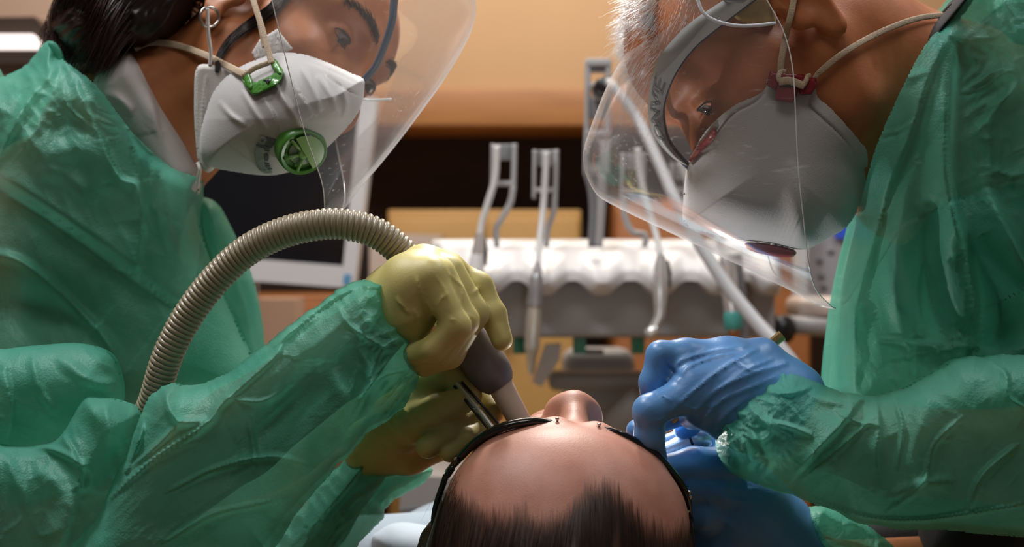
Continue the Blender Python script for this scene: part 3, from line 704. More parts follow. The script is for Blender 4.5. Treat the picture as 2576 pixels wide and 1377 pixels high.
def eyes(head, parent, sides=(-1, 1), look=(0, 1, 0)):
    for s in sides:
        c = head.w(s*3.2, 7.32, 2.5); r = 1.25*head.s
        lk = np.array(look, float)@head.M; lk /= np.linalg.norm(lk)
        bm = bmesh.new(); bmesh.ops.create_uvsphere(bm, u_segments=28, v_segments=20, radius=r)
        q = Vector(lk).to_track_quat('Z', 'Y').to_matrix()
        vs = np.array([list(q@w.co) for w in bm.verts])+c; bm.verts.index_update(); fs = [[w.index for w in f.verts] for f in bm.faces]; bm.free()
        e = make('eye', vs, fs, M_EYEW, parent)
        ir = [(0.0, 0.0), (0.0, 0.70*head.s), (0.35, 0.66*head.s), (1.0, 0.02*head.s)]
        v, f = lathe(c+lk*r*0.80, c+lk*r*1.06, ir, 24); MB().add(v, f).build('iris', M_IRIS, e)
        for zz, rr in ((2.76, .0013), (1.90, .0006)):                        # lash lines
            arc = head.ws([(s*(3.3+1.4*u), 8.55-0.6*u*u, 2.30+(zz-2.30)*math.sqrt(max(0, 1-u*u))) for u in np.linspace(-1, 1, 15)])
            MB().tube(arc, rr*np.sin(np.linspace(.3, math.pi-.3, 15)), 6).build('lashes', M_DARK_HAIR, e)

def strands(paths, r0, r1=0.3, sides=3):
    """many tapered hairs in one mesh; paths: list of (n,3)"""
    byl = {}
    for p in paths: byl.setdefault(len(p), []).append(p)
    V, Fq, n0 = [], [], 0; ang = np.arange(sides)*2*math.pi/sides
    for m, L in byl.items():
        p = np.array(L); N_ = len(p); t = np.gradient(p, axis=1); t /= np.linalg.norm(t, axis=2, keepdims=True)+1e-12
        a = np.cross(t, [0.31, 0.77, 0.55]); a /= np.linalg.norm(a, axis=2, keepdims=True)+1e-12; b = np.cross(t, a)
        r = (r0*np.linspace(1, r1, m))[None, :, None, None]
        v = p[:, :, None]+r*(np.cos(ang)[None, None, :, None]*a[:, :, None]+np.sin(ang)[None, None, :, None]*b[:, :, None])
        h = np.arange(N_)[:, None, None]*m*sides; k = np.arange(m-1)[None, :, None]*sides; j = np.arange(sides)[None, None]; j2 = (j+1) % sides
        q = np.stack([h+k+j, h+k+j2, h+k+sides+j2, h+k+sides+j], -1).reshape(-1, 4)+n0
        V.append(v.reshape(-1, 3)); Fq.append(q); n0 += N_*m*sides
    return np.vstack(V), np.vstack(Fq)

# ------------------------------------------------------------------ the patient
hp_o = P(1406, 1074, 0.945)+np.array([0, 0.045, -0.096])
cr, sr = math.cos(math.radians(7)), math.sin(math.radians(7))
HP = Head(hp_o, (cr, 0, -sr), (sr, 0, cr), (0, -1, 0), 1.04)
HP.wide = 0.6; HP.tip = 1.4; HP.nose = 0.95
patient = thing('person', 'reclining patient seen from the crown, brown hair and dark glasses', 'person', (hp_o[0], hp_o[1], hp_o[2]-0.1))
def sdf_patient(p):
    d = HP.sdf(p, lips=False)
    # open mouth
    q = HP.loc(p)
    d = smin(d, chain(q, [((-2.2, 8.2, -4.6), .6), ((0, 9.0, -3.9), .7), ((2.2, 8.2, -4.6), .6), ((1.4, 8.0, -6.8), .7), ((0, 8.1, -7.4), .7), ((-1.4, 8.0, -6.8), .7), ((-2.2, 8.2, -4.6), .6)], .5)*HP.s, 0.006)
    d = smax(d, -ellip(q, (0, 8.8, -5.6), (1.7, 1.6, 1.5))*HP.s, 0.003)
    a = HP.w(0, -2.2, -3.5); b = HP.w(0, -5.5, -14.5)
    d = smin(d, rcone(p, a, b, 0.056, 0.062), 0.03)
    for s in (-1, 1):
        d = smin(d, rcone(p, b+[0, 0.03, -0.02], HP.w(s*15, -8.5, -19), 0.065, 0.058), 0.05)
    d = smin(d, ellip(p, HP.w(0, -9.5, -30), (0.165, 0.20, 0.092)), 0.05)
    return d
lo = HP.o+[-0.24, -0.16, -0.22]; hi = HP.o+[0.24, 0.34, 0.15]
v, f = nets(sdf_patient, lo, hi, 0.0023); v = relax(v, f, 1, 0.4)
make('body', v, f, M_SKIN_P, patient)
def sdf_shirt(p):
    return np.maximum(sdf_patient(p)-0.006, (HP.loc(p)[:, 2]+12.5)*HP.s)
v, f = nets(sdf_shirt, HP.o+[-0.25, 0.10, -0.23], HP.o+[0.25, 0.36, 0.05], 0.005)
make('shirt', v, f, mat('pale_bib', (0.42, 0.52, 0.62), 0.8, noise=0.08, bump=0.3, bscale=300), patient)
eyes(HP, patient)
# swept-back hair: a close cap with combed locks
def hair_edge(q):
    """signed: >0 where hair grows (local cm); the hairline crosses the forehead and runs down the temples"""
    x, y = q[:, 0], q[:, 1]
    line = 4.1+2.5*np.exp(-((x-1.8)/2.0)**2)+0.2*np.sin(x*1.7+.6)+0.12*np.sin(x*3.9)
    return line+1.0-y
def sdf_cap(p):
    q = HP.loc(p)
    d = HP.sdf(p, lips=False)/HP.s
    lock = 0.10*np.sin(q[:, 0]*5+0.8*np.sin(q[:, 1]*.6))+0.12*np.sin(q[:, 0]*2.3+1.5)
    h = hair_edge(q)
    d = d-(0.04+0.85*np.clip(h/7, 0, 1))-lock*np.clip((h-2)/4, 0, 1)
    d = smin(d, ellip(q, (0, -7.5, 3.5), (9.0, 5.0, 8.2)), 2.0)
    d = smax(d, -h*0.9, 0.25)
    d = np.maximum(d, -(q[:, 2]+3.0))
    return d*HP.s
v, f = nets(sdf_cap, HP.o+[-0.11, -0.16, -0.16], HP.o+[0.11, 0.05, 0.11], 0.0024); v = relax(v, f, 1, 0.4)
hair = make('hair', v, f, hair_cap_mat('combed_brown_hair', (0.075, 0.028, 0.013), (0.018, 0.008, 0.005)), patient)
dn_ = hair.data.attributes.new('hair_cover', 'FLOAT', 'POINT'); dn_.data.foreach_set('value', np.clip(hair_edge(HP.loc(v))/3.4, 0, 1).astype(np.float32))
rng = np.random.default_rng(7)
paths = []
def proj_head(p, lift):
    """push points onto the hair surface"""
    for _ in range(2):
        d = sdf_cap_s(p); e = 0.001
        g = np.stack([(sdf_cap_s(p+np.eye(3)[k]*e)-d)/e for k in range(3)], 1); g /= np.linalg.norm(g, axis=1)[:, None]+1e-9
        p = p-g*(d-lift)[:, None]
    return p
def sdf_cap_s(p):
    q = HP.loc(p)
    d = HP.sdf(p, lips=False)/HP.s
    h = hair_edge(q); d = d-(0.05+0.85*np.clip(h/7, 0, 1)); d = smin(d, ellip(q, (0, -7.5, 3.5), (9.0, 5.0, 8.2)), 2.0)
    return d*HP.s
NS = 3000; K = 11
x0 = rng.uniform(-7.6, 7.6, NS)
yl = 4.1+2.5*np.exp(-((x0-1.8)/2.0)**2)+0.3-4.5*rng.random(NS)
zr = 5.4+7.6*np.sqrt(np.clip(1-((yl+0.6)/9.4)**2-(x0/8.15)**2, 0.02, 1))
st = np.c_[x0, yl, zr]; tt = np.linspace(0, 1, K)
P3 = np.zeros((NS, K, 3))
for k, t_ in enumerate(tt):
    th = t_*1.55
    P3[:, k, 0] = st[:, 0]*(1+0.12*t_)+0.25*np.sin(t_*3+st[:, 0]*2)*t_
    P3[:, k, 1] = st[:, 1]-t_*(st[:, 1]+5)
    P3[:, k, 2] = st[:, 2]+np.sin(t_*math.pi*0.5)*(13.0-st[:, 2])*(1-(np.abs(st[:, 0])/9)**2)
lift = (0.0002+0.0010*rng.random(NS))[:, None]*np.sin(np.clip(tt*1.3+0.1, 0, 1)*math.pi/2)[None]
Wp = HP.o+HP.s*(P3.reshape(-1, 3)@HP.M)
Wp = proj_head(Wp, lift.ravel()).reshape(NS, K, 3)
v, f = strands(list(Wp), 0.00003, 4.5)
make('loose_hair', v, f, mat('brown_strands', (0.036, 0.015, 0.008), 0.40, col2=(0.012, 0.006, 0.004), nscale=160), patient, kind='stuff')
# stray hairs at the left of the head
paths = []
for k in range(70):
    a = P(1100+rng.normal(0, 12), 1262+rng.uniform(-40, 115), 0.90+rng.uniform(-.01, .03)); L_ = rng.uniform(0.012, 0.034)
    dd = np.array([-0.55+rng.normal(0, .2), rng.normal(0, .15), -0.8+rng.normal(0, .2)])
    t_ = np.linspace(0, 1, 7)[:, None]; paths.append(a+[0.012, 0, 0.01]+dd*t_*L_+np.array([0.004, 0, -0.006])*t_**2)
v, f = strands(paths, 0.00012, 0.3); make('stray_hair', v, f, MATS['brown_strands'], patient, kind='stuff')

# protective glasses
gl = thing('safety_glasses', 'black wraparound protective glasses on the reclining patient', 'glasses', P(1440, 1075, 0.95))
M_FRAME = mat('glossy_black', (0.006, 0.006, 0.006), 0.12, noise=0.2, coat=0.5)
M_LENS = visor_mat('tinted_lens', haze=0.02, tint=(0.42, 0.42, 0.46))
rimL = [(1122, 1196, .975), (1150, 1160, .952), (1200, 1110, .94), (1262, 1076, .935), (1340, 1060, .935), (1418, 1068, .938)]
rimR = [(1495, 1076, .938), (1560, 1092, .936), (1640, 1138, .938), (1698, 1198, .942), (1728, 1250, .950), (1737, 1302, .975)]
for rim, s in ((rimL, -1), (rimR, 1)):
    pp = smooth_path(PX(rim), 40)
    w = 0.0030*np.sin(np.linspace(0.25, math.pi-0.25, 40))**0.5
    MB().tube(pp, w, 12, flat=1.3).build('rim', M_FRAME, gl)
    low = pp+np.array([0, 0.046, -0.004]); tz = np.linspace(0, 1, 40)
    low[:, 0] += 0.004*(0.5-(tz if s < 0 else 1-tz))*s
    lens = []
    for k in range(9):
        u = k/8.0; lens.append(pp+(low-pp)*u)
    g = np.array(lens); nr, nc = g.shape[:2]
    make('lens', g.reshape(-1, 3), [[r*nc+c, r*nc+c+1, (r+1)*nc+c+1, (r+1)*nc+c] for r in range(nr-1) for c in range(nc-1)], M_LENS, gl)
    MB().tube(low, 0.0013, 8).build('lower_rim', M_FRAME, gl)
    # arm to the ear
    h = pp[0] if s < 0 else pp[-1]; e = HP.w(s*8.1, -0.2, 1.8); tip = HP.w(s*7.9, -4.5, -1.0)
    arm = smooth_path(np.array([h, h*0.5+e*0.5+[s*0.004, 0, 0.0], e, tip]), 20); 
    MB().tube(arm, 0.0022, 10, flat=1.8).build('temple_arm', M_FRAME, gl)
pp = smooth_path(PX([(1416, 1070, .938), (1436, 1072, .936), (1470, 1072, .936), (1497, 1079, .938)]), 14)
MB().tube(pp, 0.0007, 8).build('bridge', M_FRAME, gl)
M_SCREW = mat('screw_steel', (0.7, 0.68, 0.62), 0.15, metal=1.0, noise=0.1)
for x, y, Y in ((1402, 1056, .934), (1507, 1070, .934), (1146, 1156, .945), (1734, 1240, .943), (1736, 1252, .945), (1722, 1302, .955), (1730, 1288, .955)):
    a = P(x, y, Y); v, f = lathe(a+[0, 0, -.0012], a+[0, 0, .0014], [(0, .0008), (.4, .0010), (.5, .0014), (.9, .0013), (1, .0008), (1, 0)], 12); MB().add(v, f).build('screw', M_SCREW, gl)
a, b = P(1143, 1170, .945), P(1119, 1206, .945)
v, f = lathe(a, b, [(0, 0), (0, .0014), (.3, .0023), (.75, .0021), (1, .0006), (1, 0)], 14); MB().add(v, f).build('hinge_tip', mat('dark_green_black', (0.006, 0.016, 0.014), 0.15, noise=0.1), gl)
# headrest and paper bib below the head
t = thing('headrest', 'pale blue paper-covered headrest behind the dark hair', 'headrest', P(1000, 1500, 1.1))
v, f = relief([(930, 1377), (955, 1335), (1000, 1316), (1060, 1320), (1150, 1330), (1300, 1380), (1500, 1420), (1500, 1640), (930, 1640)], 10, Y0=1.16, B=0.05, R=90)
make('cushion', v, f, mat('pale_blue_paper', (0.55, 0.66, 0.78), 0.7, noise=0.06, bump=0.2, bscale=200), t)
MB().box((HP.o[0]-0.03, 1.14, 0.45), (HP.o[0]+0.03, 1.18, P(0, 1560, 1.1)[2])).build('post', M_GREYPL, t, smooth=False)
ch = thing('dental_chair', 'dark red vinyl edge of the dental chair beside the pale headrest', 'chair', (HP.o[0], 1.45, 0.0))
v, f = relief([(862, 1410), (900, 1362), (942, 1334), (990, 1332), (1100, 1380), (1500, 1420), (1700, 1500), (1700, 1680), (862, 1680)], 12, Y0=1.30, B=0.06, R=90)
make('backrest', v, f, mat('dark_red_vinyl', (0.16, 0.022, 0.020), 0.4, noise=0.15), ch)
MB().box((HP.o[0]-.10, 1.36, 0.03), (HP.o[0]+.10, 1.55, 0.72), 0.02).build('column', M_GREYPL, ch)
MB().box((HP.o[0]-.25, 1.15, 0.0), (HP.o[0]+.25, 1.62, 0.035), 0.01).build('foot', M_GREYPL, ch)
# ------------------------------------------------------------------ shared pieces for the two clinicians
def depth_at(V, px, py, r=9.0):
    """distance of the nearest surface of a built mesh under a picture point"""
    px, py = np.atleast_1d(px).astype(float), np.atleast_1d(py).astype(float)
    sx = CX+V[:, 0]/V[:, 1]*F; sy = CY-(V[:, 2]-CZ)/V[:, 1]*F
    sel = (sx > px.min()-60) & (sx < px.max()+60) & (sy > py.min()-60) & (sy < py.max()+60)
    sx, sy, Y = sx[sel], sy[sel], V[sel, 1]; out = np.zeros(len(px))
    for s in range(0, len(px), 400):
        d = np.hypot(px[s:s+400, None]-sx[None], py[s:s+400, None]-sy[None])
        y = np.where(d < r, Y[None], 9.0).min(1); i = d.argmin(1)
        out[s:s+400] = np.where(y < 9, y, Y[i])
    return out
def patch(outline, V, lift, thick, step=3.0, smooth=True, R=5.0, r=9.0):
    """a thin piece lying on a surface V"""
    return relief(outline, step, B=thick, R=R, back=0.0, smooth=smooth, Yfn=lambda x, y: depth_at(V, x, y, r)-lift)
def on_surf(pts, V, lift, n=40, r=9.0):
    q = smooth_path(np.array(pts, float), n); Y = depth_at(V, q[:, 0], q[:, 1], r)-lift
    k = np.ones(5)/5; Yp = np.r_[[Y[0]]*2, Y, [Y[-1]]*2]; Y = np.convolve(Yp, k, 'valid')
    return np.array([P(a, b, c) for (a, b), c in zip(q[:, :2], Y)])
def pix(p): return CX+p[:, 0]/p[:, 1]*F, CY-(p[:, 2]-CZ)/p[:, 1]*F
def crease2d(p, lines, Ymax=9.0):
    """small folds of thin gloves: (points px, width px, height m), raised on the near side"""
    x, y = pix(p); o = np.zeros(len(p))
    for pts, w, h in lines:
        q = smooth_path(np.array(pts, float), 8*len(pts)); ext = 3*w
        s = np.where((x > q[:, 0].min()-ext) & (x < q[:, 0].max()+ext) & (y > q[:, 1].min()-ext) & (y < q[:, 1].max()+ext) & (p[:, 1] < Ymax))[0]
        if not len(s): continue
        d, i = near_poly(x[s], y[s], q); t = i/(len(q)-1.0)
        o[s] += h*np.exp(-(d/w)**2)*np.sin(math.pi*(0.08+0.84*t))**0.7
    return o
def J(x, y, Y, r): return (P(x, y, Y), r*0.001)
def hand_sdf(palm, fingers, creases=(), kp=0.012, kf=0.004, kj=0.006, Ymax=9.0):
    def fn(p):
        d = None
        for ch in palm:
            c = chain(p, ch, 0.008); d = c if d is None else smin(d, c, kp)
        g = None
        for ch in fingers:
            c = chain(p, ch, kf); g = c if g is None else smin(g, c, 0.0012)
        if g is not None: d = smin(d, g, kj)
        if creases: d = d-crease2d(p, creases, Ymax)
        return d
    pts = np.array([a for ch in list(palm)+list(fingers) for a, r in ch]); rr = max(r for ch in list(palm)+list(fingers) for a, r in ch)
    return fn, pts.min(0)-rr-0.004, pts.max(0)+rr+0.004
def strap(name, pts3, w, m, parent, updir=None, flat=0.22): return MB().tube(pts3, w, 10, flat=flat, updir=updir).build(name, m, parent)

M_GOWN = cloth_mat('green_gown', (0.21, 0.64, 0.49), (0.105, 0.49, 0.36))
M_BGLOVE = mat('blue_nitrile', (0.12, 0.31, 0.64), 0.36, noise=0.12, nscale=40, bump=0.2, bscale=500, spec=0.5, sss=0.06, sss_col=(.2, .4, 1), bdist=0.0005)
M_YGLOVE = mat('yellow_latex', (0.62, 0.53, 0.19), 0.48, noise=0.15, nscale=40, bump=0.2, bscale=600, spec=0.45, sss=0.25, sss_col=(1, .6, .15), bdist=0.0005)
M_RESP = mat('respirator_felt', (0.52, 0.50, 0.49), 0.75, noise=0.05, nscale=60, bump=0.5, bscale=900, sheen=0.2, bdist=0.0006)
M_RIM = mat('respirator_rim', (0.62, 0.62, 0.62), 0.6, noise=0.05, bump=0.2, bscale=400)
M_ELAST = mat('cream_elastic', (0.66, 0.49, 0.34), 0.75, noise=0.2, nscale=500, bump=0.8, bscale=1400, bdist=0.001)
M_RED = mat('dark_red_plastic', (0.25, 0.012, 0.022), 0.35, noise=0.1, nscale=80)
M_VISOR = visor_mat('clear_visor', haze=0.075, scratch=0.40)
M_VEDGE = mat('visor_edge', (0.85, 0.85, 0.85), 0.15, noise=0.03, spec=0.8)
M_BAND_G = mat('grey_headband', (0.50, 0.51, 0.51), 0.4, noise=0.04)
M_FOAM = mat('yellow_foam', (0.66, 0.46, 0.15), 0.9, noise=0.15, nscale=300, bump=0.5, bscale=900)
M_TUNIC = mat('black_tunic', (0.012, 0.012, 0.014), 0.85, noise=0.2, bump=0.3, bscale=400)
M_NAVY = mat('navy_pad', (0.02, 0.045, 0.085), 0.5, noise=0.1)

# ------------------------------------------------------------------ clinician on the right
def axes(theta, psi, rho, facing):
    """picture-plane pitch theta, yaw psi towards the camera, roll rho (crown away from the camera); facing +1 right, -1 left"""
    th, ps, ro = map(math.radians, (theta, psi, rho))
    fh = np.array([facing*math.cos(th), 0, -math.sin(th)]); uh = np.array([facing*math.sin(th), 0, math.cos(th)]); c = np.array([0, -1.0, 0])
    f = math.cos(ps)*fh+math.sin(ps)*c; far = math.sin(ps)*fh-math.cos(ps)*c
    l = math.cos(ro)*far-math.sin(ro)*uh; u = math.cos(ro)*uh+math.sin(ro)*far
    return -l, f, u
lat, fw, up = axes(60, 6, 0, -1)
def head_from_lobe(lobe, lat, fw, up, s=1.0):
    o = np.array(lobe)-s*CM*(7.9*lat-0.5*fw-2.6*up); return Head(o, lat, fw, up, s)
HR = head_from_lobe(P(2104, 66, 0.975), lat, fw, up, 0.96)
HR.small = 0.75
right = thing('person', 'clinician in green gown and blue gloves leaning in from the right', 'person', P(2450, 1400, 1.1))
def sdf_right(p):
    d = HR.sdf(p, lips=True)
    nk = P(2430, 310, 1.10)
    d = smin(d, rcone(p, HR.w(0, -2.0, -3.0), nk, 0.058, 0.060), 0.03)
    d = smin(d, rcone(p, HR.w(0, 2.0, -6.0), P(2290, 470, 1.10), 0.04, 0.045), 0.03)
    d = smin(d, rcone(p, nk, P(2600, 560, 1.24), 0.060, 0.095), 0.05)
    d = smin(d, rcone(p, P(2600, 560, 1.24), P(2600, 900, 1.25), 0.095, 0.10), 0.05)
    d = smin(d, chain(p, [(P(2640, 480, 1.20), .05), (P(2790, 1080, 1.02), .038), (P(2560, 1150, .975), .032), (P(2250, 1135, .972), .030), (P(2050, 1075, .972), .026), (P(1980, 1045, .972), .024)], 0.008), 0.03)
    d = smin(d, chain(p, [(P(2560, 620, 1.3), .05), (P(2560, 1460, 1.2), .040), (P(2080, 1470, 1.07), .032), (P(1950, 1390, 1.04), .028)], 0.008), 0.03)
    # fine neck folds
    return d+crease2d(p, [([(2205, 110), (2200, 160), (2205, 210)], 3, .0010), ([(2262, 90), (2254, 150), (2258, 220)], 3, .0010)])
v, f = nets(sdf_right, (P(1560, 0, 1.0)[0]-.01, 0.90, P(0, 1640, 1.1)[2]), (P(2960, 0, 1.1)[0], 1.36, CZ+0.30), 0.0025); v = relax(v, f, 1, 0.4)
VR = v
make('body', v, f, M_SKIN_R, right)
eyes(HR, right, look=(0.05, 1, -0.25))
# short white hair standing up over the forehead and crown
rng = np.random.default_rng(11); paths = []
for k in range(7000):
    th = rng.uniform(-1.35, 1.35); fwd_ = rng.uniform(-0.35, 1.0)
    n_ = np.array([math.sin(th)*1.25, fwd_*1.25, rng.uniform(0.05, 1.25)]); n_ /= np.linalg.norm(n_)
    base = np.array([0, -0.6, 5.0])+n_*np.array([7.3, 8.6, 6.8])
    if base[2] < 5.2+rng.normal(0, .4): continue
    if base[2] < 6.6 and base[1] < 3: continue
    L_ = rng.uniform(0.7, 2.0); dr = n_*0.85+np.array([rng.normal(0, .18), 0.45+rng.normal(0, .2), rng.normal(0, .18)])
    clump = np.array([math.sin(base[0]*2.1), math.sin(base[1]*1.9+1), math.cos(base[0]*1.7)])*0.35
    t_ = np.linspace(0, 1, 7)[:, None]
    q = base+(dr+clump)*L_*t_*0.7+np.array([0, 0.9, -0.5])*t_**2*L_*0.28+rng.normal(0, .03, (7, 3))*t_
    paths.append(HR.ws(q))
v, f = strands(paths, 0.00022, 0.25)
make('hair', v, f, M_WHITE_HAIR, right)
# black tunic below the gown and its collar at the nape
v, f = relief([(2334, 102), (2346, 66), (2380, 24), (2430, -30), (2470, -50), (2450, 0), (2404, 62), (2366, 104)], 5, Y0=1.04, B=0.05, R=35)
make('tunic_collar', v, f, M_TUNIC, right)
v, f = relief([(2330, 180), (2400, 120), (2640, 80), (2660, 1500), (2330, 1500), (2330, 900), (2270, 760), (2260, 520)], 12, Y0=1.15, B=0.10, R=140)
make('tunic', v, f, M_TUNIC, right)
# gown body
def ex_rt(x, y):
    w = np.clip((x-2390)/80, 0, 1)*np.clip((560-y)/120, 0, 1)
    w2 = np.clip((x-2150)/100, 0, 1)*np.clip((y-820)/120, 0, 1)
    return 0.017*w*(crumple(x, y, 95, -0.5, 1.5, 3)-0.4)+0.006*w2*crumple(x, y, 70, 1.3, 2.0, 8)+0.004*(crumple(x, y, 120, 1.35, 3.0, 21)-0.4)
rid = [([(2388, 88), (2335, 195), (2292, 330), (2242, 450), (2200, 600), (2166, 720), (2146, 860), (2150, 985)], 34, .013, 'c'),
       ([(2392, 96), (2384, 220), (2378, 330), (2380, 430), (2402, 560), (2440, 700), (2470, 880)], 60, .042, 'c'),
       ([(2480, 470), (2520, 560), (2560, 640), (2600, 720)], 60, .034, 'c'),
       ([(2300, 400), (2262, 560), (2250, 700), (2282, 860)], 24, .010, 'r'),
       ([(2430, 620), (2500, 720), (2510, 830), (2440, 880)], 46, -.036, 'r'),
       ([(2345, 520), (2330, 640), (2345, 760), (2380, 860)], 30, -.024, 'r'),
       ([(2225, 250), (2270, 205), (2330, 180)], 10, .004, 'r'), ([(2205, 345), (2260, 330), (2310, 300)], 9, .004, 'r'),
       ([(2280, 862), (2360, 866), (2480, 872), (2576, 876)], 14, .007, 'c'), ([(2200, 855), (2250, 858), (2290, 866)], 5, .004, 'r'),
       ([(2120, 740), (2150, 800), (2160, 900), (2150, 980)], 16, .006, 'r')]
ol = [(2343, 92, 0), (2300, 160, 0), (2250, 262, 0), (2203, 372, 0), (2172, 480, 0), (2140, 600, 1), (2112, 720, 1), (2092, 850, 1), (2080, 985, 1), (2086, 1060, 1), (2200, 1130, 1), (2350, 1150, 1), (2620, 1180, 1), (2960, 1120, 1), (3000, 600, 1), (2940, 60, 1), (2760, -140, 1), (2560, -160, 1), (2440, -20, 0), (2385, 62, 0)]
v, f = relief(ol, 5.5, Y0=1.10, B=0.100, R=150, sil=[o[2] > 0 for o in ol], ridges=rid, extra=ex_rt)
make('gown', v, f, M_GOWN, right)
# near sleeve with its gathered cuff
def ex_rs(x, y):
    dc = np.hypot(x-1850, (y-1065)*0.75)
    w = np.clip(1-dc/190, 0, 1)
    return 0.014*w*(crumple(x, y, 34, 0.9, 1.9, 31)-0.35)+0.0045*(crumple(x, y, 150, -0.7, 1.8, 33)-0.4)+0.0015*crumple(x, y, 45, 0.6, 1.6, 35)
rid = [([(2165, 1005), (2120, 1065), (2050, 1140), (1985, 1215)], 20, .014, 'c'), ([(2040, 990), (2100, 1010), (2165, 1008)], 16, .008, 'r'),
       ([(1978, 1232), (2060, 1262), (2180, 1302), (2300, 1310), (2420, 1296), (2580, 1268)], 7, .008, 'r'),
       ([(2205, 1015), (2212, 1080), (2205, 1150), (2215, 1230)], 20, .008, 'c'), ([(2320, 985), (2322, 1060), (2300, 1150), (2330, 1240)], 30, .010, 'r'),
       ([(2480, 905), (2530, 940), (2540, 1000), (2585, 1030)], 16, .012, 'c'), ([(2240, 1250), (2330, 1215), (2400, 1210)], 16, .006, 'r'),
       ([(1900, 1150), (1930, 1160), (1915, 1205), (1960, 1230)], 12, .009, 'r'), ([(1880, 1010), (1920, 1060), (1985, 1100)], 9, .006, 'r'),
       ([(1880, 1050), (1900, 1100), (1920, 1140)], 8, .006, 'r'), ([(1925, 1060), (1990, 1075), (2045, 1098)], 8, .006, 'r'), ([(1860, 1090), (1875, 1130), (1890, 1170)], 8, .006, 'r'),
       ([(1930, 985), (1990, 990), (2050, 970)], 7, .005, 'r'), ([(2010, 1210), (2110, 1130), (2200, 1050)], 6, .005, 'r'), ([(2230, 1290), (2320, 1220), (2350, 1120), (2420, 1050)], 7, .006, 'r'), ([(2430, 1300), (2470, 1200), (2560, 1120)], 8, .006, 'r'), ([(2250, 1000), (2270, 1080), (2255, 1180)], 6, .005, 'r'), ([(2100, 1030), (2150, 1060), (2215, 1070)], 6, .004, 'r')]
v, f = relief([(1985, 936), (2040, 950), (2108, 984), (2210, 996), (2330, 950), (2410, 906), (2500, 894), (2640, 900), (2820, 890), (2930, 960), (2950, 1200), (2860, 1330), (2660, 1352), (2400, 1338), (2180, 1322), (2090, 1282), (1962, 1238), (1876, 1210), (1832, 1182), (1804, 1142), (1806, 1085), (1850, 1022), (1905, 972), (1950, 945)],
              3.7, Y0=0.968, B=0.052, R=120, ridges=rid, extra=ex_rs, wave=7)
make('sleeve', v, f, M_GOWN, right)
# the other sleeve, low behind, and the dark lap
v, f = relief([(2000, 1300), (2050, 1276), (2100, 1280), (2180, 1322), (2260, 1385), (2330, 1480), (1990, 1480), (1990, 1340)], 6, Y0=1.05, B=0.03, R=70, extra=lambda x, y: 0.010*crumple(x, y, 40, 0.4, 1.3, 41), wave=8)
make('sleeve', v, f, M_GOWN, right)
v, f = relief([(2120, 1300), (2400, 1290), (2660, 1290), (2660, 1560), (2100, 1560)], 14, Y0=1.20, B=0.06, R=90)
make('trousers', v, f, M_TUNIC, right)
# gloves
palm = [[J(1725, 897, .962, 11.5), J(1830, 900, .968, 13), J(1915, 902, .974, 12.5), J(2000, 985, .975, 19)],
        [J(1738, 960, .950, 13), J(1850, 960, .958, 20), J(1970, 1010, .97, 25)],
        [J(1745, 1008, .952, 12.5), J(1850, 1020, .960, 21), J(1960, 1060, .97, 25)],
        [J(1800, 1050, .965, 11), J(1870, 1070, .968, 18)]]
fing = [[J(1725, 897, .960, 11.2), J(1662, 894, .957, 9.4), J(1642, 962, .958, 8.8), J(1640, 1030, .966, 8.0)],
        [J(1738, 988, .948, 12.4), J(1634, 1034, .938, 10.6), J(1634, 1098, .942, 9.6), J(1646, 1150, .952, 8.5)],
        [J(1762, 1036, .955, 10.5), J(1742, 1046, .985, 9), J(1790, 1050, 1.0, 8.5)],
        [J(1820, 1072, .965, 9), J(1812, 1072, .99, 8), J(1840, 1068, 1.0, 7.5)],
        [J(1880, 990, .985, 13), J(1720, 1030, 1.0, 10.5), J(1604, 1084, .992, 8.2)]]
cr = [([(1690, 1034), (1745, 985), (1820, 925), (1900, 880)], 5, .0016), ([(1745, 1040), (1800, 985), (1880, 945), (1975, 915)], 6, .0018),
      ([(1770, 1060), (1815, 1010), (1890, 975), (1950, 950)], 5, .0016), ([(1690, 930), (1720, 905), (1790, 885), (1870, 872)], 5, .0013),
      ([(1705, 960), (1730, 925), (1790, 900), (1850, 890)], 4, .0013), ([(1790, 1085), (1830, 1040), (1880, 1000)], 5, .0016),
      ([(1760, 1075), (1790, 1030), (1840, 985)], 4, .0012), ([(1845, 905), (1870, 925), (1900, 935)], 4, .0010), ([(1660, 930), (1668, 950), (1680, 958)], 3, .0010),
      ([(1650, 985), (1672, 1000), (1690, 1010)], 3, .0010), ([(1645, 1060), (1660, 1058), (1672, 1052)], 3, .0010), ([(1672, 905), (1690, 930), (1712, 950)], 4, -.0016),
      ([(1700, 1000), (1735, 1030), (1800, 1020)], 4, .0010), ([(1830, 960), (1880, 930), (1940, 905)], 4, .0012)]
fn, lo, hi = hand_sdf(palm, fing, cr, Ymax=0.968); v, f = nets(fn, lo, hi, 0.0013); v = relax(v, f, 1, 0.35)
make('glove', v, f, M_BGLOVE, right)
palm = [[J(1775, 1205, 1.012, 19), J(1860, 1290, 1.02, 31), J(1960, 1420, 1.03, 37)], [J(1840, 1180, 1.03, 18), J(1930, 1330, 1.045, 34)], [J(1730, 1260, 1.03, 20), J(1800, 1370, 1.03, 30)]]
fing = [[J(1810, 1178, 1.005, 15), J(1745, 1172, .998, 13), J(1684, 1182, .992, 11)],
        [J(1830, 1130, 1.045, 11), J(1750, 1098, 1.042, 9.2), J(1650, 1134, 1.036, 8.5)],
        [J(1800, 1240, 1.0, 14), J(1730, 1225, .995, 11), J(1680, 1215, .998, 9)],
        [J(1770, 1290, 1.0, 14), J(1720, 1280, 1.0, 11), J(1690, 1260, 1.01, 9)],
        [J(1760, 1085, 1.02, 8), J(1725, 1080, 1.015, 6.5), J(1712, 1083, 1.012, 5.5)]]
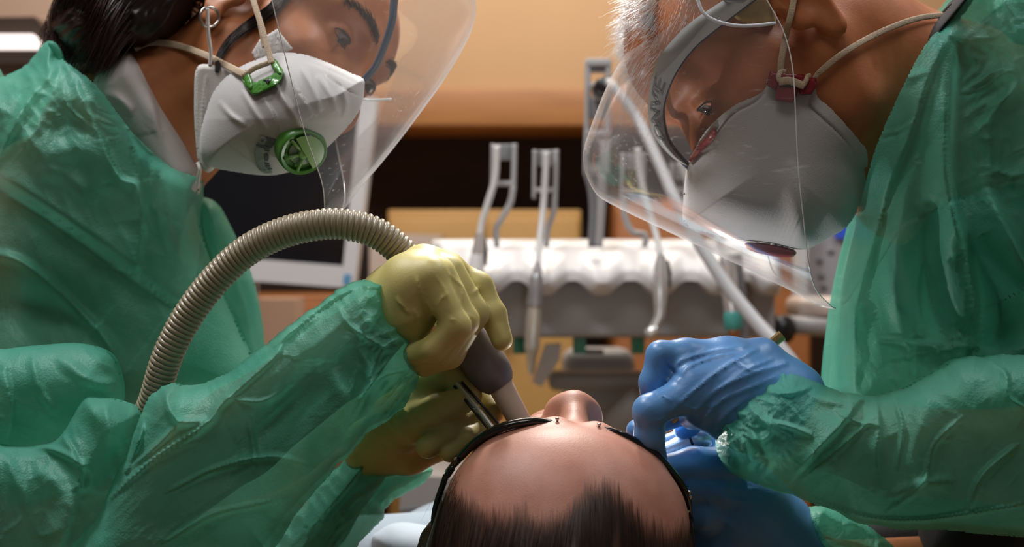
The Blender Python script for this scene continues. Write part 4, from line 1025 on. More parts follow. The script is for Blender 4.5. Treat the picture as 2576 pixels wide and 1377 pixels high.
fn, lo, hi = hand_sdf(palm, fing, [([(1790, 1230), (1840, 1260), (1900, 1265)], 5, .0014), ([(1810, 1215), (1850, 1235), (1900, 1232)], 4, .0012), ([(1780, 1250), (1810, 1300), (1850, 1330)], 6, .0012)]); v, f = nets(fn, lo, hi, 0.0016); v = relax(v, f, 1, 0.35)
make('glove', v, f, M_BGLOVE, right)

# instruments in the blue gloves
t = thing('dental_handpiece', 'silver handpiece held in the lower blue glove beside the glasses', 'dental instrument', P(1655, 1138, 1.015))
a, b = P(1640, 1146, 1.018), P(1782, 1094, 1.018)
v, f = lathe(a, b, [(0, 0), (0, m_px(13, 1.0)), (.35, m_px(20, 1.0)), (.62, m_px(27, 1.0)), (.68, m_px(29, 1.0)), (.69, m_px(27, 1.0))], 32); MB().add(v, f).build('body', M_STEEL, t, sharp=40)
v, f = lathe(a+(b-a)*.69, b, [(0, m_px(28, 1.0)), (.1, m_px(30, 1.0)), (.9, m_px(30, 1.0)), (1, m_px(26, 1.0)), (1, 0)], 32); MB().add(v, f).build('cap', M_STEEL, t, sharp=40)
v, f = lathe(a+(b-a)*.66, a+(b-a)*.70, [(0, m_px(28.6, 1.0)), (1, m_px(29.4, 1.0))], 32, cap=False); MB().add(v, f).build('groove', M_BLACK, t)
t = thing('dental_probe', 'slim gold-ended probe passing through the upper blue glove', 'dental instrument', P(1690, 1062, .985))
a, b = P(1690, 1062, .985), P(1968, 844, .985)
v, f = lathe(a, b, [(0, 0), (0, .0016), (.02, .0021), (.88, .0026), (.88, .0036), (1, .0038), (1, 0)], 8); MB().add(v, f).build('shaft', mat('gold_black', (0.60, 0.42, 0.18), 0.25, metal=1.0, noise=0.2), t, smooth=False)

# ------------------------------------------------------------------ respirator of the right clinician
rs = thing('respirator_mask', 'white felt respirator with dark red clips on the right clinician', 'mask', P(1950, 620, 1.0))
Ymid = HR.o[1]
ol = [(1735, 405, 1), (1764, 345, 0), (1800, 303, 0), (1850, 264, 0), (1904, 240, 0), (1926, 220, 0), (1936, 196, 0), (2000, 196, 0), (2046, 212, 0), (2058, 244, 0), (2092, 274, 0), (2132, 318, 0), (2162, 354, 0), (2182, 388, 0),
      (2176, 470, 1), (2140, 560, 1), (2080, 602, 1), (2020, 629, 1), (1940, 614, 1), (1860, 604, 1), (1782, 586, 1), (1726, 563, 1), (1722, 500, 1), (1727, 440, 1)]
rid = [([(1922, 236), (1898, 258), (1850, 283), (1816, 318), (1790, 352), (1750, 402), (1740, 440), (1741, 560)], 3.2, .0022, 'v'),
       ([(2040, 238), (2037, 264), (2060, 290), (2110, 335), (2172, 402)], 3.2, .0026, 'v'),
       ([(1990, 420), (2005, 520), (2012, 600), (2016, 626)], 30, .006, 'r'), ([(1740, 470), (1860, 530), (2000, 590)], 60, .006, 'r')]
v, f = relief(ol, 3.2, Y0=Ymid, B=0.071, R=185, sil=[o[2] > 0 for o in ol], ridges=rid, power=2.2)
VM = v; make('shell', v, f, M_RESP, rs)
Vn = VM[VM[:, 1] < Ymid+0.002]
for o_ in ([(1733, 402), (1741, 384), (1768, 352), (1792, 324), (1802, 326), (1801, 342), (1776, 372), (1750, 396), (1738, 408)],):
    v, f = patch(o_, Vn, 0.0004, 0.0012); make('nose_strip', v, f, M_RED, rs)
v, f = relief([(1874, 612), (1900, 610), (1950, 616), (2000, 630), (1996, 646), (1960, 647), (1910, 638), (1880, 626)], 3, Y0=Ymid-0.012, B=0.006, R=8); make('chin_strip', v, f, M_RED, rs)
for o_ in ([(1938, 178), (1956, 184), (1960, 212), (1950, 228), (1927, 214)], [(2022, 190), (2053, 196), (2056, 214), (2042, 238), (2012, 240), (2010, 226)], [(1954, 214), (2010, 218), (2004, 242), (1994, 260), (1950, 253)], [(1950, 182), (2030, 188), (2030, 216), (1950, 212)]):
    v, f = patch(o_, np.vstack([Vn, VR]), 0.0045, 0.0025, 3, smooth=False); make('clip', v, f, M_RED, rs)
pp = on_surf([(1959, 206), (1985, 203), (2012, 212), (2024, 216)], np.vstack([Vn, VR]), 0.0085, 20)
strap('strap_loop', pp, m_px(10, .98), M_ELAST, rs, updir=(0, 1, 0), flat=0.35)
strap('strap_knot', on_surf([(1962, 205), (1958, 192), (1966, 180), (1977, 182)], np.vstack([Vn, VR]), 0.0085, 16), m_px(6.5, .98), M_ELAST, rs, updir=(0, 1, 0), flat=0.4)
strap('strap_knot', on_surf([(2020, 216), (2028, 202), (2032, 192), (2040, 190)], np.vstack([Vn, VR]), 0.0085, 16), m_px(6.5, .98), M_ELAST, rs, updir=(0, 1, 0), flat=0.4)
strap('strap', on_surf([(1963, 192), (1966, 150), (1978, 85), (1992, 25), (2004, -40)], VR, 0.0022, 40, 14), m_px(8.5, .98), M_ELAST, rs, updir=(0, 1, 0))
strap('strap', on_surf([(2044, 204), (2062, 182), (2110, 142), (2170, 104), (2240, 70), (2310, 46), (2372, 38)], VR, 0.0022, 60, 14), np.interp(np.linspace(0, 1, 60), [0, .2, 1], [m_px(5, .98), m_px(8.5, .98), m_px(8, .98)]), M_ELAST, rs, updir=(0, 1, 0))

# ------------------------------------------------------------------ face shields
def visor(name, Fp, Np, Ymid, Yn, Yf, m, parent, edge_r, nv=46, na=26, edges=('n', 'b')):
    """clear curved film: Fp = the fold of its front (px), Np = its near edge (px)"""
    Fq = smooth_path(np.array(Fp, float), nv); Nq = smooth_path(np.array(Np, float), nv)
    V = []
    for i in range(nv):
        a = P(*Fq[i], Ymid); b = P(*Nq[i], Yn if np.isscalar(Yn) else np.interp(i/(nv-1), np.linspace(0, 1, len(Yn)), Yn))
        far = b.copy(); far[1] = Yf if np.isscalar(Yf) else np.interp(i/(nv-1), np.linspace(0, 1, len(Yf)), Yf)
        row = []
        for u in np.linspace(-1, 1, 2*na+1):
            al = abs(u)*math.pi/2; e = b if u > 0 else far
            q = a+(e-a)*(1-math.cos(al)); q[1] = a[1]+(e[1]-a[1])*math.sin(al); row.append(q)
        V.append(row)
    g = np.array(V); nr, nc = g.shape[:2]
    make('visor_film', g.reshape(-1, 3), [[r*nc+c, r*nc+c+1, (r+1)*nc+c+1, (r+1)*nc+c] for r in range(nr-1) for c in range(nc-1)], m, parent)
    MB().tube(g[:, -1], edge_r, 6).build('visor_edge', M_VEDGE, parent)
    MB().tube(g[:, 0], edge_r, 6).build('visor_edge', M_VEDGE, parent)
    MB().tube(g[-1], edge_r*1.3, 6).build('visor_edge', M_VEDGE, parent)
    return g
sh = thing('face_shield', 'clear scratched face shield with grey lettered headband over white hair', 'face shield', P(1500, 500, 1.03))
gv = visor('v', [(1700, -60), (1620, 66), (1540, 190), (1486, 320), (1466, 400), (1492, 476), (1540, 514), (1700, 590), (1900, 682), (2096, 776)],
           [(1890, -60), (1935, 10), (1975, 90), (1995, 180), (2002, 300), (2008, 420), (2020, 540), (2034, 660), (2052, 728), (2094, 774)],
           Ymid, (.952, .952, .95, .955, .97, Ymid-.02), (Ymid+.09, Ymid+.09, Ymid+.09, Ymid+.08, Ymid+.06, Ymid+.02), M_VISOR, sh, 0.0004)
outer = smooth_path(np.array([(1905, -60), (1820, 0), (1734, 59), (1671, 125), (1645, 176), (1632, 243), (1632, 300), (1650, 350), (1690, 395), (1733, 419)], float), 60)
inner = smooth_path(np.array([(1960, -45), (1880, 10), (1816, 59), (1745, 118), (1695, 188), (1671, 251), (1667, 298), (1679, 353), (1706, 392), (1734, 421)], float), 60)
Yb = np.interp(np.linspace(0, 1, 60), [0, .35, .7, 1], [.960, .972, 1.005, 1.045])
def band_pt(t, u, lift=0.0):
    i = np.clip(t, 0, 1)*59; k = np.minimum(i.astype(int), 58); w = (i-k)[:, None]
    o_ = outer[k]*(1-w)+outer[k+1]*w; n_ = inner[k]*(1-w)+inner[k+1]*w; q = o_+(n_-o_)*u[:, None]
    Y = Yb[k]*(1-w[:, 0])+Yb[k+1]*w[:, 0]-0.004*np.sin(math.pi*u)+0.004*u-lift
    return np.c_[(q[:, 0]-CX)/F*Y, Y, CZ-(q[:, 1]-CY)/F*Y]
T, U = np.meshgrid(np.linspace(0, 1, 60), np.linspace(0, 1, 9), indexing='ij'); T, U = T.ravel(), U.ravel()
fr_ = band_pt(T, U); bk_ = fr_+np.array([0.001, 0.003, -0.0005]); n0 = len(fr_)
fq = [[r*9+c, r*9+c+1, (r+1)*9+c+1, (r+1)*9+c] for r in range(59) for c in range(8)]
f = fq+[[n0+i for i in q[::-1]] for q in fq]+[[r*9, (r+1)*9, n0+(r+1)*9, n0+r*9] for r in range(59)]+[[(r+1)*9+8, r*9+8, n0+r*9+8, n0+(r+1)*9+8] for r in range(59)]
bandob = make('headband', np.vstack([fr_, bk_]), f, M_BAND_G, sh, sharp=50)
MB().tube(band_pt(np.linspace(0.05, 1, 50), np.ones(50)*1.0, -0.004), 0.0016, 8, flat=2.0).build('band_pad', M_NAVY, sh)
# lettering printed on the headband
cu = bpy.data.curves.new('lettering', 'FONT'); cu.body = 'DNVE'; cu.size = 1.0; cu.shear = 0.25; cu.resolution_u = 3; cu.offset = 0.02
to = bpy.data.objects.new('tmp', cu); COL.objects.link(to); bpy.context.view_layer.update()
me = bpy.data.meshes.new_from_object(to.evaluated_get(bpy.context.evaluated_depsgraph_get()))
bm = bmesh.new(); bm.from_mesh(me); bmesh.ops.subdivide_edges(bm, edges=bm.edges[:], cuts=1); bm.verts.index_update()
tv = np.array([list(w.co) for w in bm.verts]); tf = [[w.index for w in q.verts] for q in bm.faces]; bm.free(); bpy.data.objects.remove(to)
wd = tv[:, 0].max()
tv2 = band_pt(0.80-tv[:, 0]/wd*0.33, 0.82-0.72*tv[:, 1]/0.75, 0.0007)
make('lettering', tv2, tf, mat('grey_print', (0.22, 0.23, 0.24), 0.5, noise=0.05), bandob, smooth=False)
v, f = relief([(1838, 30), (1880, -8), (1905, -40), (1930, -40), (1952, 56), (1900, 62), (1855, 55)], 4, Y0=.985, B=0.010, R=14); make('foam_pad', v, f, M_FOAM, sh)
MB().tube(smooth_path(PX([(1752, -10, .955), (1768, 30, .953), (1800, 52, .952), (1850, 64, .951), (1900, 64, .951), (1952, 58, .951)]), 30), m_px(4.5, .95), 8, flat=0.4).build('retaining_strip', mat('clear_white', (0.72, 0.73, 0.78), 0.3, noise=0.03), sh)
v, f = relief([(1815, -20), (1880, -20), (1876, 4), (1850, 10), (1822, 4)], 4, Y0=.965, B=0.006, R=10); make('buckle', v, f, M_MIDGREY, sh)
# ------------------------------------------------------------------ clinician on the left
lat, fw, up = axes(25, 27, 20, 1)
HL = head_from_lobe(P(530, 42, 1.10), lat, fw, up, 0.93); HL.chin = 1.2; HL.nose = 1.5; HL.small = 0.4
left = thing('person', 'clinician in green gown and yellow gloves with dark hair at left', 'person', P(200, 1400, 1.2))
def sdf_left(p):
    d = HL.sdf(p, lips=True)
    nk = P(330, 340, 1.19)
    d = smin(d, rcone(p, HL.w(0, -2.0, -3.0), nk, 0.052, 0.058), 0.03)
    d = smin(d, rcone(p, nk, P(180, 640, 1.32), 0.058, 0.10), 0.05)
    d = smin(d, rcone(p, P(180, 640, 1.32), P(140, 950, 1.32), 0.10, 0.10), 0.05)
    d = smin(d, chain(p, [(P(-40, 560, 1.22), .05), (P(-90, 1400, 1.06), .034), (P(260, 1345, 1.02), .030), (P(600, 1090, .975), .031), (P(860, 900, .972), .026), (P(975, 790, .970), .022)], 0.008), 0.03)
    d = smin(d, chain(p, [(P(400, 660, 1.32), .045), (P(480, 1420, 1.18), .036), (P(790, 1300, 1.09), .028), (P(905, 1175, 1.065), .021)], 0.008), 0.03)
    return d
v, f = nets(sdf_left, (P(-280, 0, 1.1)[0], 0.92, P(0, 1640, 1.1)[2]), (P(1040, 0, 1.1)[0], 1.40, CZ+0.32), 0.0025); v = relax(v, f, 1, 0.4)
VL = v; make('body', v, f, M_SKIN_L, left)
eyes(HL, left, look=(-0.1, 1, -0.55))
# eyebrow
def brow(head, side, parent, m):
    rng = np.random.default_rng(3); pp = []
    for k in range(260):
        t_ = rng.random(); x = 1.2+t_*3.9; z = 4.35+0.75*math.sin(t_*2.4)-0.5*t_**3+rng.normal(0, .16); y = 9.95-0.085*x*x
        t3 = np.linspace(0, 1, 4)[:, None]; a = np.array([side*x, y-0.1, z]); pp.append(head.ws(a+np.array([side*0.75, -0.1, 0.28+rng.normal(0, .1)])*t3+np.array([0, 0.22, 0])*np.sin(t3*math.pi)))
    v, f = strands(pp, 0.00028, 0.3); make('eyebrow', v, f, m, parent)
brow(HL, 1, left, M_DARK_HAIR); brow(HL, -1, left, M_DARK_HAIR)
# dark hair: swept back behind the ear into a low ponytail, a lock across the cheek
def ex_h(x, y): return 0.010*(crumple(x, y, 34, 2.25, 5.0, 61)-0.4)
v, f = relief([(580, -120), (520, -20), (498, 14), (470, 60), (425, 104), (350, 130), (275, 152), (238, 192), (196, 186), (172, 160), (140, 110), (118, 60), (150, -20), (260, -120)], 5, Y0=1.165, B=0.055, R=80, extra=ex_h)
make('hair', v, f, M_DARK_HAIR, left)
rng = np.random.default_rng(5); paths = []
for k in range(900):
    s = rng.random(); a = np.array([470-s*290+rng.normal(0, 8), -70.0]); b = np.array([262-s*120+rng.normal(0, 12), 170-30*s+rng.normal(0, 14)]); c = (a+b)/2+np.array([-25+rng.normal(0, 10), 6])
    t_ = np.linspace(0, 1, 12)[:, None]; q = a*(1-t_)**2+2*c*t_*(1-t_)+b*t_**2; Y = 1.102+0.03*abs(s-0.35)+rng.uniform(0, .02)
    q = q+np.c_[6*np.sin(t_[:, 0]*5+s*9), 0*t_[:, 0]]
    paths.append(np.array([P(x, y, Y+0.012*math.sin(i*.4+s*5)) for i, (x, y) in enumerate(q)]))
for k in range(60):
    a = np.array([200+rng.normal(0, 20), -60.0]); b = np.array([118+rng.normal(0, 14), 118+rng.normal(0, 25)]); t_ = np.linspace(0, 1, 8)[:, None]; q = a+(b-a)*t_+np.array([-14, 0])*np.sin(t_*math.pi)
    paths.append(np.array([P(x, y, 1.18) for x, y in q]))
v, f = strands(paths, 0.00045, 0.4); make('loose_hair', v, f, mat('plum_black_strands', (0.055, 0.022, 0.022), 0.28, col2=(0.012, 0.006, 0.006), nscale=120), left, kind='stuff')
paths = []
for k in range(220):
    o_ = rng.normal(0, 1, 2)*np.array([7, 7]); w = rng.normal(0, 2)
    q = smooth_path(np.array([(735, -40), (690, 18), (628, 62), (580, 100), (552, 142), (546, 178)], float), 16)+o_*np.linspace(1, .35, 16)[:, None]
    Y = depth_at(VL, q[:, 0], q[:, 1], 12)-0.0012-0.002*rng.random(); paths.append(np.array([P(x, y, d_) for (x, y), d_ in zip(q, Y)]))
v, f = strands(paths, 0.00035, 0.5); make('side_lock', v, f, M_DARK_HAIR, left, kind='stuff')
# white coat collar
M_COAT = mat('white_coat', (0.52, 0.47, 0.45), 0.8, noise=0.05, bump=0.3, bscale=700, bdist=0.0006)
rid = [([(262, 236), (300, 250), (330, 285)], 12, .006, 'r'), ([(340, 170), (380, 250), (400, 330)], 26, .008, 'c')]
v, f = relief([(232, 196), (266, 154), (318, 130), (344, 146), (384, 206), (432, 290), (472, 372), (500, 446), (480, 500), (400, 470), (330, 380), (270, 290), (238, 240)], 4.5, Y0=1.15, B=0.045, R=60, ridges=rid)
make('coat_collar', v, f, M_COAT, left)
v, f = relief([(178, 184), (205, 176), (232, 190), (256, 222), (270, 260), (220, 250)], 4.5, Y0=1.17, B=0.03, R=30); make('coat_collar', v, f, M_COAT, left)
# gown body
def ex_lt(x, y):
    w = np.clip((430-y)/150, 0, 1)*np.clip((330-x)/120, 0, 1)
    return 0.010*w*(crumple(x, y, 52, 0.9, 1.8, 71)-0.35)+0.005*(crumple(x, y, 120, 1.1, 2.6, 73)-0.4)
rid = [([(156, 152), (96, 222), (44, 300), (0, 392), (-20, 440)], 11, .007, 'r'), ([(150, 165), (200, 172), (240, 215)], 10, .004, 'r'),
       ([(192, 212), (243, 325), (296, 440), (345, 470), (356, 560)], 22, .010, 'c'), ([(290, 265), (345, 353), (424, 424), (490, 462)], 18, .008, 'r'),
       ([(-40, 440), (60, 500), (180, 578), (300, 665), (446, 772)], 46, -.020, 'c'),
       ([(446, 772), (300, 665), (180, 578), (60, 500), (-40, 440)], 30, .013, 'c'),
       ([(-40, 632), (40, 655), (110, 704), (200, 786), (268, 862), (312, 950)], 13, .013, 'r'), ([(-20, 760), (80, 770), (160, 800), (220, 850)], 70, -.028, 'r'),
       ([(318, 330), (352, 470), (356, 590), (340, 690)], 26, .009, 'c'), ([(400, 440), (430, 580), (470, 700)], 22, .008, 'c'), ([(372, 400), (392, 520), (430, 650)], 12, .005, 'r'),
       ([(50, 330), (120, 380), (210, 385), (250, 470)], 40, .010, 'r'), ([(90, 430), (160, 440), (230, 500)], 24, .008, 'r')]
ol = [(-70, 215, 1), (0, 195, 1), (62, 165, 1), (118, 104, 1), (148, 122, 1), (163, 152, 0), (240, 212, 0), (300, 290, 0), (345, 345, 0), (430, 420, 0), (496, 447, 0), (499, 480, 1), (500, 560, 1), (524, 640, 1), (560, 735, 1), (600, 830, 1), (640, 930, 1), (630, 1010, 1), (500, 1060, 1), (360, 1080, 1), (250, 1180, 1), (60, 1300, 1), (-80, 1300, 1)]
v, f = relief(ol, 5.0, Y0=1.165, B=0.095, R=150, sil=[o[2] > 0 for o in ol], ridges=rid, extra=ex_lt)
make('gown', v, f, M_GOWN, left)
v, f = relief([(120, 110), (134, 104), (152, 122), (161, 148), (150, 156), (138, 140)], 3, Y0=1.12, B=0.004, R=10, back=.3); make('gown_tie', v, f, M_GOWN, left)
# far front panel of the gown
v, f = relief([(492, 505), (520, 498), (546, 512), (570, 552), (606, 628), (640, 722), (662, 850), (660, 990), (560, 1040), (440, 1020), (470, 800), (500, 640)], 5, Y0=1.215, B=0.035, R=60,
              ridges=[([(508, 520), (540, 640), (570, 780), (580, 920)], 18, .007, 'r'), ([(540, 620), (600, 720), (640, 880)], 14, .006, 'c')], extra=lambda x, y: 0.004*crumple(x, y, 60, 1.2, 2, 81))
make('gown_panel', v, f, M_GOWN, left)
# bunched sleeve folds at the elbow, then the forearm sleeve
v, f = relief([(-70, 900), (20, 878), (110, 868), (200, 864), (268, 884), (298, 932), (306, 1012), (262, 1062), (160, 1104), (20, 1140), (-70, 1150)], 5, Y0=1.035, B=0.042, R=110,
              ridges=[([(80, 900), (100, 980), (140, 1040)], 10, .006, 'r'), ([(150, 905), (230, 960), (300, 970)], 16, .007, 'r'), ([(10, 930), (30, 1030), (20, 1110)], 24, .010, 'c')], extra=lambda x, y: 0.008*(crumple(x, y, 120, 0.3, 2.2, 83)-.35)+0.001*crumple(x, y, 45, 0.8, 1.5, 84))
make('sleeve_fold', v, f, M_GOWN, left)
v, f = relief([(150, 1096), (208, 1006), (250, 1000), (300, 1008), (356, 1036), (352, 1090), (320, 1180), (290, 1250), (230, 1440), (-80, 1440), (-80, 1136), (20, 1122), (90, 1120)], 5, Y0=0.995, B=0.042, R=120,
              ridges=[([(10, 1126), (84, 1118), (150, 1138), (222, 1180)], 9, .010, 'r'), ([(150, 1000), (160, 1090), (190, 1150), (210, 1230)], 14, .008, 'c'), ([(222, 1020), (280, 1060), (300, 1120)], 30, .009, 'r'), ([(100, 1180), (160, 1260), (130, 1377)], 26, .010, 'r'), ([(210, 1170), (180, 1300), (140, 1400)], 16, .010, 'c')], extra=lambda x, y: 0.011*(crumple(x, y, 120, 1.2, 2.0, 85)-.35)+0.0015*crumple(x, y, 42, 0.8, 1.5, 86))
make('sleeve_fold', v, f, M_GOWN, left)
def ex_ls(x, y):
    w = np.clip((x-860)/110, 0, 1)
    return 0.009*w*(crumple(x, y, 48, -0.9, 1.7, 91)-0.35)+0.005*(crumple(x, y, 160, -0.75, 1.9, 93)-0.4)+0.001*crumple(x, y, 42, -0.6, 2.0, 95)
rid = [([(806, 790), (720, 850), (690, 897), (619, 962), (554, 1021), (521, 1066), (391, 1151), (280, 1249), (195, 1330)], 8.5, .008, 'r'),
       ([(456, 1060), (391, 1125), (313, 1190)], 8, .006, 'r'), ([(625, 1053), (636, 1110), (642, 1157)], 8, .005, 'r'), ([(720, 1255), (554, 1288), (482, 1322), (410, 1370)], 8, .006, 'r'),
       ([(900, 720), (830, 760), (740, 830), (680, 880)], 14, .008, 'c'), ([(432, 975), (420, 1010), (450, 1060), (520, 1060)], 10, .008, 'r'), ([(360, 1050), (350, 1110), (310, 1200)], 20, .010, 'c'),
       ([(770, 900), (760, 980), (690, 1060), (600, 1120)], 50, -.012, 'r'), ([(880, 840), (930, 930), (930, 1010), (900, 1070)], 12, .007, 'r'), ([(960, 730), (950, 790), (900, 860)], 12, .006, 'c'), ([(830, 930), (870, 1010), (860, 1100)], 22, .007, 'r'),
       ([(900, 712), (940, 722), (978, 716)], 8, .006, 'r'), ([(1010, 850), (960, 880), (925, 960)], 7, .006, 'r'), ([(980, 900), (930, 970), (880, 1060)], 5, .005, 'r'), ([(1030, 930), (960, 950), (900, 1010)], 5, .005, 'r'), ([(850, 770), (880, 820), (960, 870), (1020, 880)], 6, .005, 'r'), ([(560, 1000), (660, 1010), (740, 960)], 7, .004, 'r'), ([(420, 1240), (540, 1180), (680, 1150), (800, 1180)], 8, .005, 'r')]
v, f = relief([(356, 1044), (380, 992), (428, 966), (480, 972), (560, 944), (650, 880), (740, 810), (830, 742), (908, 706), (964, 700), (982, 722), (988, 770), (1022, 812), (1040, 870), (1052, 930), (1040, 985), (1000, 1040), (930, 1090), (870, 1152), (780, 1250), (690, 1380), (640, 1450), (160, 1450), (250, 1290), (320, 1130)],
              3.8, Y0=0.972, B=0.050, R=115, ridges=rid, extra=ex_ls, wave=5)
make('sleeve', v, f, M_GOWN, left)
v, f = relief([(640, 1450), (690, 1370), (780, 1240), (870, 1140), (922, 1078), (936, 1130), (985, 1166), (1086, 1180), (1066, 1216), (985, 1268), (962, 1300), (942, 1332), (900, 1380), (850, 1450)], 5, Y0=1.065, B=0.034, R=70,
              ridges=[([(960, 1200), (900, 1240), (820, 1330)], 12, .008, 'r'), ([(1050, 1195), (960, 1240), (900, 1300)], 8, .006, 'r'), ([(930, 1150), (880, 1220), (780, 1340)], 16, .008, 'c')], extra=lambda x, y: 0.007*(crumple(x, y, 50, -0.8, 1.8, 97)-.3), wave=6)
make('sleeve', v, f, M_GOWN, left)

# yellow gloves
palm = [[J(985, 765, .968, 21), J(1030, 705, .958, 17), J(1070, 664, .966, 11)],
        [J(985, 770, .965, 20), J(1040, 720, .948, 17), J(1083, 692, .940, 12.5)],
        [J(985, 775, .962, 20), J(1026, 790, .952, 17), J(1042, 826, .955, 10)],
        [J(1045, 725, .950, 16), J(1078, 766, .952, 8)],
        [J(1000, 740, .975, 20), J(1080, 700, .965, 15), J(1130, 684, .975, 12)], [J(1060, 662, .975, 11), J(1115, 672, .985, 11)]]
fing = [[J(1085, 704, .938, 11.0), J(1148, 820, .934, 9.0), J(1090, 878, .937, 8.2), J(1042, 892, .946, 7.6)],
        [J(1106, 692, .949, 11.2), J(1168, 808, .947, 9.6), J(1106, 890, .949, 8.8), J(1052, 906, .956, 8.2)],
        [J(1128, 684, .963, 11.4), J(1188, 788, .962, 10.8), J(1130, 890, .961, 9.8), J(1068, 916, .965, 9.0)],
        [J(1112, 674, .985, 11.0), J(1202, 724, .981, 10.6), J(1240, 792, .975, 9.0), J(1263, 856, .969, 7.4)],
        [J(1000, 790, .99, 14), J(1090, 760, 1.012, 12), J(1160, 830, 1.015, 10)]]
cr = [([(1048, 700), (1060, 740), (1072, 780)], 4, .0014), ([(1000, 752), (1012, 770), (1030, 790)], 4, .0016), ([(1100, 770), (1112, 750), (1130, 740)], 3, .0010), ([(1128, 795), (1135, 805), (1142, 804)], 2.5, .0010), ([(1180, 790), (1190, 800), (1196, 802)], 2.5, .0009),
      ([(1160, 760), (1165, 740), (1162, 720), (1130, 690)], 3.5, .0012), ([(1040, 780), (1052, 800), (1056, 815)], 4, .0014), ([(1190, 740), (1200, 730), (1205, 722)], 3, .0010), ([(1075, 760), (1085, 790), (1080, 806)], 4, .0012), ([(1098, 700), (1120, 730), (1130, 760)], 3, .0008)]
fn, lo, hi = hand_sdf(palm, fing, cr, kp=0.011, kj=0.004); v, f = nets(fn, lo, hi, 0.0012); v = relax(v, f, 1, 0.35)
make('glove', v, f, M_YGLOVE, left)
palm = [[J(935, 1118, 1.04, 20), J(1010, 1072, 1.015, 19), J(1080, 1036, 1.002, 16)], [J(940, 1140, 1.045, 18), J(1030, 1146, 1.037, 13), J(1100, 1126, 1.037, 11)], [J(1000, 1050, 1.02, 17), J(1085, 975, 1.015, 13)]]
fing = [[J(1040, 1066, .998, 14.5), J(1105, 1036, .988, 12.5), J(1160, 1010, .985, 9.6)],
        [J(1080, 975, 1.012, 13), J(1136, 944, 1.0, 11), J(1182, 996, .99, 8.8)],
        [J(1120, 1000, 1.03, 11), J(1208, 986, 1.02, 9.5), J(1246, 1034, 1.0, 8)],
        [J(1130, 1075, 1.03, 10), J(1204, 1040, 1.008, 9), J(1128, 1090, .985, 8.6), J(1076, 1124, .980, 8.4)],
        [J(1170, 1085, 1.03, 9.5), J(1226, 1068, 1.005, 8.2), J(1174, 1106, .986, 8), J(1132, 1136, .982, 7.8)]]
cr = [([(968, 1040), (975, 1060), (990, 1082)], 3.5, .0013), ([(985, 1030), (995, 1050), (1012, 1072)], 3.5, .0013), ([(1040, 1060), (1060, 1068), (1090, 1062)], 3, .0012), ([(1090, 1040), (1110, 1050), (1130, 1045)], 3, .0011), ([(1010, 1020), (1020, 1036), (1034, 1050)], 3, .0010), ([(1120, 1030), (1130, 1042), (1145, 1038)], 2.5, .0010)]
fn, lo, hi = hand_sdf(palm, fing, cr, kj=0.003); v, f = nets(fn, lo, hi, 0.0013); v = relax(v, f, 1, 0.35)
make('glove', v, f, M_YGLOVE, left)

# ------------------------------------------------------------------ suction hose
sh_ = thing('suction_hose', 'brown-grey corrugated suction hose with beige tip in the yellow glove', 'hose', P(395, 1030, 1.0))
pts = PX([(352, 1090, 1.02), (386, 1010, 1.005), (420, 900, .995), (470, 800, .99), (540, 706, .985), (620, 632, .98), (715, 585, .975), (810, 565, .972), (880, 567, .972), (945, 586, .975), (1005, 630, .980), (1060, 700, .985)])
base = smooth_path(pts, 1500); seg = np.r_[0, np.cumsum(np.linalg.norm(np.diff(base, axis=0), axis=1))]
NR = 84; ns = NR*9; s_ = np.linspace(0, seg[-1], ns); cl = np.c_[[np.interp(s_, seg, base[:, k]) for k in range(3)]].T
ph = (np.arange(ns) % 9)/9.0; rad = 0.0093+0.0017*np.abs(np.sin(math.pi*ph))**0.55
MB().tube(cl, rad, 30).build('corrugated_hose', mat('taupe_hose', (0.34, 0.275, 0.18), 0.38, noise=0.1, nscale=60, coat=0.2), sh_)
a, b = P(1130, 790, .990), P(1260, 973, .990); k_ = .99/F
v, f = lathe(a, b, [(0, 0), (0, 40*k_), (.2, 48*k_), (.5, 52*k_), (.66, 55*k_), (.68, 54*k_), (.70, 56*k_), (.84, 54*k_), (.93, 47*k_), (1.0, 36*k_), (1.0, 30*k_)], 40); MB().add(v, f).build('handle', mat('mauve_grey', (0.22, 0.185, 0.19), 0.42, noise=0.06), sh_, sharp=50)
a2, b2 = P(1256, 966, .990), P(1322, 1086, .985)
v, f = lathe(a2, b2, [(0, 0), (0, 33*k_), (.1, 32*k_), (.95, 28*k_), (1, 25*k_), (1, 0)], 32); MB().add(v, f).build('suction_tip', mat('beige_tip', (0.84, 0.68, 0.55), 0.35, noise=0.04, sss=0.2), sh_, sharp=50)
t = thing('water_syringe', 'steel twin-rod syringe held in the lower yellow glove', 'dental instrument', P(1245, 1084, .957))
for (x0, y0, x1, y1, r, m) in ((1150, 965, 1246, 1084, 7, M_STEEL), (1162, 962, 1262, 1076, 4, M_BLACK), (1142, 972, 1236, 1090, 3.5, M_BLACK)):
    v, f = lathe(P(x0, y0, .985), P(x1, y1, .957), [(0, 0), (0, r*.8*k_), (.55, r*k_), (.56, r*.75*k_), (.6, r*.75*k_), (.61, r*k_), (1, r*.8*k_), (1, 0)], 14); MB().add(v, f).build('rod', m, t, sharp=40)

